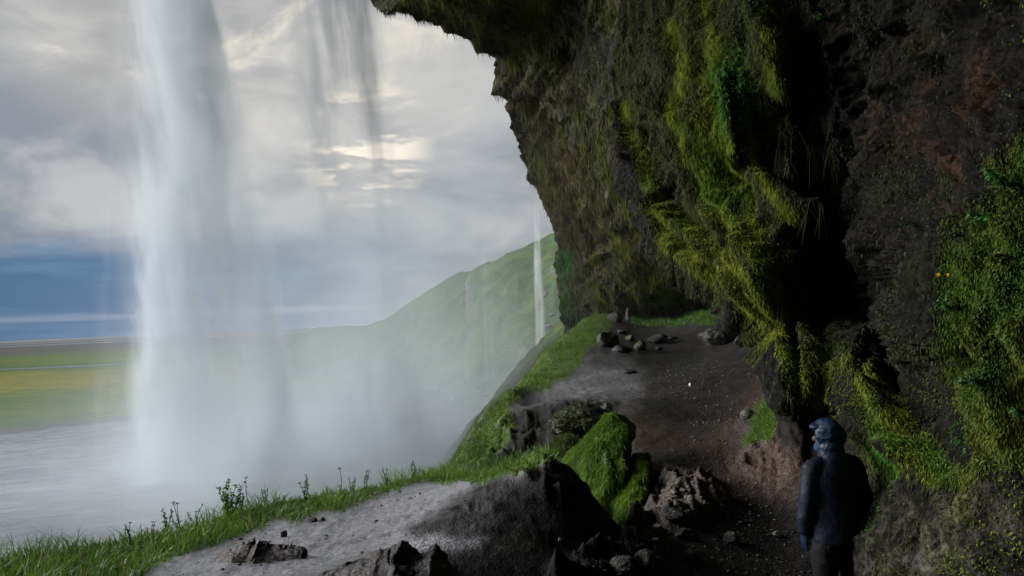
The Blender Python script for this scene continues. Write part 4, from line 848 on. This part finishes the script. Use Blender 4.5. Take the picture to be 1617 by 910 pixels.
plant(238, 850, 34, 3, 'short weed between the two leftmost tall weeds', 0.8)
plant(262, 846, 50, 4, 'drooping leafy weed in the fringe', 1.3, droop=0.4)
plant(286, 838, 56, 5, 'tall budding weed near the left of the fringe', 0.7)
plant(312, 832, 40, 6, 'small weed left of the bushiest plant', 0.8)
plant(362, 815, 68, 7, 'bushiest and tallest leafy plant on the ledge edge', 2.2, (0.07, 0.16, 0.02), nst=6)
plant(380, 812, 52, 8, 'leafy plant crowding the right side of the bushiest one', 1.6, (0.07, 0.15, 0.02), nst=4)
plant(396, 806, 62, 9, 'thin bare stalk with a small head above the grass', 0.15, nst=1)
plant(420, 800, 34, 10, 'short weed right of the thin bare stalk', 0.8)
plant(482, 796, 52, 11, 'broad leaved plant in the middle of the fringe', 1.8, (0.055, 0.14, 0.02), nst=3)
plant(537, 785, 52, 12, 'lone grass stalk rising right of the middle plant', 0.1, nst=1)
plant(556, 782, 36, 13, 'low leafy weed right of the lone grass stalk', 1.2)
plant(578, 776, 40, 14, 'leafy weed near the right part of the fringe', 1.2)
plant(612, 768, 34, 15, 'small weed beside the flaky rock at the fringe', 1.1)
plant(655, 756, 34, 16, 'rightmost bushy weed where the ledge meets the slope', 1.6, nst=4)
LB = [(1150, 120, 60, 'bright green fern tuft high on the mossy ridge', (0.05, 0.15, 0.02), 2.6), (1168, 150, 50, 'darker fern tuft just below the brightest one', (0.03, 0.11, 0.03), 2.4), (1275, 145, 40, 'dim blue green herb in the shadowed rock face', (0.03, 0.085, 0.035), 1.8),
      (1300, 30, 34, 'small bright herb near the top of the wall', (0.05, 0.12, 0.03), 1.6), (1290, 75, 30, 'tiny herb in the dark rock above the shadowed one', (0.035, 0.09, 0.04), 1.4), (1455, 100, 30, 'lone small herb among the reddish rock', (0.05, 0.12, 0.035), 1.4),
      (1500, 50, 38, 'pale green herb above the reddish rock', (0.06, 0.12, 0.04), 1.6), (1590, 300, 70, 'large leafy herb at the top of the right green bulge', (0.045, 0.15, 0.025), 3.0), (1560, 340, 60, 'bright leafy herb on the upper left of the green bulge', (0.05, 0.16, 0.025), 3.0),
      (1500, 490, 46, 'star shaped leafy herb low on the green bulge edge', (0.04, 0.13, 0.03), 2.2), (1545, 600, 50, 'pale leaved herb in the lower part of the bulge', (0.06, 0.14, 0.05), 2.4), (1600, 640, 50, 'broad leafed herb at the lower right edge', (0.045, 0.12, 0.03), 2.6), (1440, 350, 44, 'tuft of thin dim grass on the shadowed corner', (0.035, 0.075, 0.03), 1.0)]
for i, (a, b, h, lb, c, lf) in enumerate(LB):
    p, d, ix = surf_pick(GB, a, b); nn = NB[ix]
    plant(a, b, h, 40 + i, lb, lf, c, head=False, nst=5, pos=(p, d), droop=0.5, group='herbs growing on the cave wall', name='herb', lean=tuple(nn * 0.7 + np.array([0, 0, -0.7])))
def flower(px, py, seed, label):
    p, d, ix = surf_pick(GB, px, py); nn = NB[ix]; root = bpy.data.objects.new('yellow_flower', None); link(root); root.location = p; tag(root, label, 'flower', 'yellow flowers on the green bulge')
    e = nn * 0.10 + np.array([0, 0, 0.03]); V, F = tube([e * 0, e * 0.5, e], [0.0015] * 3, 5); mesh_np('stem', V, F, M_STEM, col=np.array([0.05, 0.1, 0.02]) + 0 * V, parent=root)
    a = np.arange(8) / 8 * 6.283; t1 = np.cross(nn, [0, 0, 1.0]); t1 /= np.linalg.norm(t1); t2 = np.cross(nn, t1); dr = t1 * np.cos(a)[:, None] + t2 * np.sin(a)[:, None] + nn * 0.3
    V, F = blades(np.tile(e, (8, 1)), dr, np.full(8, 0.016), np.full(8, 0.011), np.tile(nn * 0.1, (8, 1)), seed); mesh_np('petals', V, F, M_STEM, smooth=False, col=np.array([0.65, 0.42, 0.02]) + 0 * V, parent=root)
flower(1500, 446, 1, 'left yellow flower of the close pair on the bulge'); flower(1513, 445, 2, 'right yellow flower of the close pair on the bulge'); flower(1601, 388, 3, 'lone yellow flower near the right edge')

# small broad leaves over the bulge and leaves with shade mixed into their colour in the recess, and roots hanging from the rock
def wL(px, py, c, d):
    n = fbm(c * 2.2, 3, 111)
    return (1.2 * mask(px, py, BULGE, 20, 20) + 0.30 * mask(px, py, LOWM, 20, 20) + 0.16 * (px > 1240) + 0.1 * mask(px, py, RIDGE, 20, 20)) * (0.02 + sstep(n, 0.0, 0.35)) * np.where(px > 1640, 0.6, 1)
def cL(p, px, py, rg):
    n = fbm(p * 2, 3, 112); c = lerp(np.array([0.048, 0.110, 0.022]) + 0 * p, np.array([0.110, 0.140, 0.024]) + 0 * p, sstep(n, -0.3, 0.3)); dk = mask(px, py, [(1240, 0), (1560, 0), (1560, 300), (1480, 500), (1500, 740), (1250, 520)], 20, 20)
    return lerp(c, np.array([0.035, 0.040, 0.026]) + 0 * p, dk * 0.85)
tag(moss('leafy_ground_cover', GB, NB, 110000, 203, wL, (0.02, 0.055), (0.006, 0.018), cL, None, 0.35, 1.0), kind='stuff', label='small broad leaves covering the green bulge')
tag(moss('hanging_roots', GB, NB, 500, 204, lambda px, py, c, d: mask(px, py, [(1220, 190), (1320, 190), (1310, 330), (1230, 300)], 10, 8) + 0.3 * mask(px, py, [(1190, 380), (1290, 380), (1290, 520), (1230, 520)], 10, 8), (0.15, 0.55), (0.003, 0.005), lambda p, px, py, rg: np.array([0.12, 0.105, 0.06]) + 0 * p, None, 1.0, 0.25), kind='stuff', label='thin pale roots hanging from the rock')

# ------------------------------------------------------------------ person
def ell(c, r, seg=24, rot=None):
    bm = bmesh.new(); bmesh.ops.create_uvsphere(bm, u_segments=seg, v_segments=seg // 2, radius=1); V = np.array([v.co[:] for v in bm.verts]) * np.array(r)
    if rot is not None: V = V @ np.array(rot).T
    F = [[v.index for v in f.verts] for f in bm.faces]; bm.free(); return V + np.array(c), F
def limb(pts, rx, ry=None, n=20):
    """closed tapering limb along pts, elliptical sections"""
    pts = np.array(pts, float); m_ = len(pts); u = np.linspace(0, 1, (m_ - 1) * 6 + 1); k_ = np.linspace(0, 1, m_)
    rx = np.interp(u, k_, rx); ry = rx if ry is None else np.interp(u, k_, ry); Q = np.stack([np.interp(u, k_, pts[:, i]) for i in range(3)], -1)
    t = np.gradient(Q, axis=0); t /= np.linalg.norm(t, axis=1, keepdims=True); a = np.cross([0, 1.0, 0], t); a /= np.linalg.norm(a, axis=1, keepdims=True) + 1e-9; b = np.cross(t, a)
    th = np.arange(n) / n * 2 * np.pi; V = Q[:, None] + a[:, None] * (rx[:, None] * np.cos(th))[..., None] + b[:, None] * (ry[:, None] * np.sin(th))[..., None]
    M_ = len(Q); i = np.arange(M_ * n).reshape(M_, n); j = np.roll(i, -1, 1); F = np.stack([i[:-1], j[:-1], j[1:], i[1:]], -1).reshape(-1, 4).tolist()
    F += [i[0][::-1].tolist(), i[-1].tolist()]; return V.reshape(-1, 3), F
def fused(name, parts, voxel, m, parent, smooth=4, wrinkle=None):
    V, F, o_ = [], [], 0
    for v, f in parts: V.append(v); F += [[a + o_ for a in q] for q in f]; o_ += len(v)
    me = bpy.data.meshes.new(name); me.from_pydata(np.vstack(V).tolist(), [], F); me.update(); o = bpy.data.objects.new(name, me); link(o)
    r_ = o.modifiers.new('r', 'REMESH'); r_.mode = 'VOXEL'; r_.voxel_size = voxel; s_ = o.modifiers.new('s', 'SMOOTH'); s_.iterations = smooth; s_.factor = 0.5
    me2 = bpy.data.meshes.new_from_object(o.evaluated_get(bpy.context.evaluated_depsgraph_get())); o.modifiers.clear(); o.data = me2; me2.name = name
    n = len(me2.vertices); co = np.empty(n * 3, np.float32); me2.vertices.foreach_get('co', co); nr_ = np.empty(n * 3, np.float32); me2.vertices.foreach_get('normal', nr_); co = co.reshape(-1, 3); nr_ = nr_.reshape(-1, 3)
    if wrinkle: co = co + nr_ * wrinkle(co)[:, None]; me2.vertices.foreach_set('co', np.ascontiguousarray(co, np.float32).ravel())
    me2.polygons.foreach_set('use_smooth', np.ones(len(me2.polygons), bool)); me2.materials.clear(); me2.materials.append(m); me2.update(); o.parent = parent; return o
def cloth(name, c, rough, spec=0.25):
    m, k, out = mat(name); b = k.new('ShaderNodeBsdfPrincipled'); p_ = k.new('ShaderNodeTexCoord').outputs['Object']; n = k.noise(p_, 9, 5, 0.6)
    k.l.new(k.mix(n, tuple(x * 0.75 for x in c), tuple(x * 1.3 for x in c)), b.inputs['Base Color']); b.inputs['Roughness'].default_value = rough; b.inputs['Specular IOR Level'].default_value = spec
    bp = k.new('ShaderNodeBump'); bp.inputs['Distance'].default_value = 0.006; k.l.new(k.noise(p_, 26, 5, 0.6), bp.inputs['Height']); k.l.new(bp.outputs[0], b.inputs['Normal']); k.l.new(b.outputs[0], out.inputs[0]); return m
M_SKIN = cloth('skin', (0.09, 0.055, 0.045), 0.6); M_JACK = cloth('navy_rain_jacket', (0.002, 0.005, 0.015), 0.6); M_HOOD = cloth('blue_hood', (0.007, 0.015, 0.038), 0.45)
M_TROU = cloth('dark_trousers', (0.004, 0.004, 0.006), 0.8); M_BOOT = cloth('boots', (0.02, 0.018, 0.016), 0.5); M_GAIT = cloth('neck_gaiter', (0.010, 0.035, 0.075), 0.8)
fp = P(1332, 1015, 5.7); root = bpy.data.objects.new('person', None); link(root)
fz = gz(fp[0], fp[1]); root.location = (fp[0], fp[1], fz); root.rotation_euler = (0, 0, R(8))
tag(root, 'person in dark hooded rain jacket seen from behind beside the mossy wall', 'person')
crown = P(1314, 659, 5.7)[2]; K = (crown - fz) / 1.78; root.scale = (K, K, K)
HC_, yaw = np.array([-0.01, 0.02, 1.62]), R(50)
fd = np.array([-math.sin(yaw), math.cos(yaw), -0.08]); fd /= np.linalg.norm(fd); sdv = np.cross(fd, [0, 0, 1.0]); rotH = np.stack([sdv, fd, np.cross(sdv, fd)], 1)
hp = lambda x, y, z: HC_ + rotH @ np.array([x, y, z])
parts = [ell(HC_, (0.076, 0.098, 0.118), 32, rotH), ell(hp(0, 0.03, -0.07), (0.055, 0.07, 0.055), 24, rotH), limb([(0, 0.0, 1.40), (0, 0.01, 1.56)], [0.06, 0.055]),
         ell(hp(0, 0.105, -0.02), (0.013, 0.02, 0.024), 16, rotH), ell(hp(0.078, 0, -0.01), (0.01, 0.02, 0.03), 16, rotH), ell(hp(-0.078, 0, -0.01), (0.01, 0.02, 0.03), 16, rotH), ell(hp(0, 0.092, -0.062), (0.024, 0.012, 0.008), 16, rotH),
         limb([(0, 0, 0.92), (0, 0, 1.08), (0, 0, 1.30), (0, 0, 1.44)], [0.16, 0.14, 0.17, 0.10], [0.11, 0.10, 0.12, 0.08])]
for s_ in (-1, 1):
    parts.append(limb([(s_ * 0.16, 0, 1.40), (s_ * 0.225, -0.01, 1.12), (s_ * 0.235, 0.05, 0.86)], [0.052, 0.042, 0.028]))
    parts.append(limb([(s_ * 0.235, 0.05, 0.87), (s_ * 0.238, 0.065, 0.79)], [0.022, 0.020], [0.040, 0.042]))
    for i, (dy, L) in enumerate(((0.030, 0.070), (0.010, 0.080), (-0.010, 0.075), (-0.029, 0.060))):
        parts.append(limb([(s_ * 0.238, 0.066 + dy, 0.80), (s_ * 0.235, 0.070 + dy, 0.80 - L * 0.55), (s_ * 0.222, 0.072 + dy, 0.80 - L)], [0.010, 0.009, 0.007], n=10))
    parts.append(limb([(s_ * 0.236, 0.095, 0.85), (s_ * 0.228, 0.118, 0.82), (s_ * 0.222, 0.120, 0.785)], [0.012, 0.011, 0.008], n=10))
    parts.append(limb([(s_ * 0.09, 0, 0.94), (s_ * 0.115, 0.01, 0.50), (s_ * 0.13, -0.01, 0.08)], [0.085, 0.055, 0.038]))
    parts.append(ell((s_ * 0.135, 0.05, 0.05), (0.04, 0.11, 0.04)))
fused('body', parts, 0.007, M_SKIN, root, 3)
gp = []
for s_ in (-1, 1):
    gp.append([limb([(s_ * 0.236, 0.048, 0.90), (s_ * 0.239, 0.066, 0.785)], [0.030, 0.027], [0.046, 0.047])])
    for i, (dy, L) in enumerate(((0.030, 0.072), (0.010, 0.083), (-0.010, 0.077), (-0.029, 0.062))):
        gp[-1].append(limb([(s_ * 0.238, 0.066 + dy, 0.80), (s_ * 0.235, 0.070 + dy, 0.80 - L * 0.55), (s_ * 0.221, 0.072 + dy, 0.797 - L)], [0.0125, 0.0115, 0.010], n=10))
    gp[-1].append(limb([(s_ * 0.236, 0.095, 0.85), (s_ * 0.228, 0.118, 0.82), (s_ * 0.221, 0.121, 0.78)], [0.015, 0.014, 0.011], n=10))
for g_ in gp: fused('glove', g_, 0.005, M_HOOD, root, 2)
wr = lambda a, f: (lambda co: a * fbm(co * [f, f, f * 0.9] + co[:, [2, 0, 1]] * 2.0, 3, 5, 0.55, True) * sstep(co[:, 2], 0.3, 0.6))
jp = [limb([(0, 0, 0.80), (0, 0, 0.95), (0, 0, 1.15), (0, 0, 1.33), (0, 0, 1.42), (0, 0.01, 1.50)], [0.205, 0.20, 0.195, 0.20, 0.135, 0.085], [0.150, 0.145, 0.135, 0.14, 0.11, 0.09], 32)]
for s_ in (-1, 1):
    jp.append(limb([(s_ * 0.10, 0, 1.415), (s_ * 0.185, -0.005, 1.37), (s_ * 0.235, -0.015, 1.14), (s_ * 0.242, 0.02, 1.00), (s_ * 0.24, 0.048, 0.865)], [0.07, 0.075, 0.066, 0.062, 0.046]))
fused('jacket', jp, 0.012, M_JACK, root, 5, wr(0.010, 6))
tp = []
for s_ in (-1, 1): tp.append(limb([(s_ * 0.085, 0, 0.92), (s_ * 0.10, 0.0, 0.78), (s_ * 0.12, 0.01, 0.48), (s_ * 0.135, -0.01, 0.09)], [0.115, 0.115, 0.085, 0.075]))
tp.append(limb([(0, 0, 0.80), (0, 0, 1.0)], [0.175, 0.165], [0.13, 0.12])); fused('trousers', tp, 0.012, M_TROU, root, 4, wr(0.010, 8))
for s_ in (-1, 1): fused('boot', [limb([(s_ * 0.135, -0.01, 0.20), (s_ * 0.135, -0.01, 0.04)], [0.058, 0.055]), ell((s_ * 0.138, 0.06, 0.045), (0.05, 0.14, 0.045))], 0.01, M_BOOT, root, 3)
# hood: an open shell round the head, face side open
hood = fused('hood', [ell(HC_ + np.array([0, 0, 0.012]), (0.098, 0.120, 0.132), 32, rotH), ell(hp(0, -0.075, 0.0), (0.07, 0.06, 0.09), 24, rotH), ell(hp(0, 0.070, 0.080), (0.080, 0.058, 0.030), 24, rotH),
                      limb([(0.0, -0.005, 1.405), (0.0, 0.0, 1.46), (-0.005, 0.01, 1.56)], [0.135, 0.105, 0.09], [0.11, 0.10, 0.095], 28)], 0.007, M_HOOD, root, 3, lambda co: 0.010 * fbm(co * [9, 9, 14], 3, 15, 0.55, True))
bm = bmesh.new(); bm.from_mesh(hood.data); dl = []
for v in bm.verts:
    q = rotH.T @ (np.array(v.co) - HC_)
    if q[1] > 0.055 and abs(q[0]) < 0.072 and -0.16 < q[2] < 0.052: dl.append(v)
bmesh.ops.delete(bm, geom=dl, context='VERTS'); bm.to_mesh(hood.data); bm.free(); so = hood.modifiers.new('s', 'SOLIDIFY'); so.thickness = 0.006
fused('neck_gaiter', [limb([(0, 0.0, 1.44), (-0.01, 0.015, 1.52)], [0.085, 0.085]), ell(hp(0, 0.04, -0.085), (0.066, 0.078, 0.058), 24, rotH)], 0.008, M_GAIT, root, 4, wr(0.006, 12))
for s_ in (-1, 1):
    V, F = ell(hp(s_ * 0.03, 0.088, 0.012), (0.012, 0.010, 0.009), 12, rotH); me = bpy.data.meshes.new('eye'); me.from_pydata(V.tolist(), [], F); me.materials.append(M_TROU); link(bpy.data.objects.new('eye', me), root)
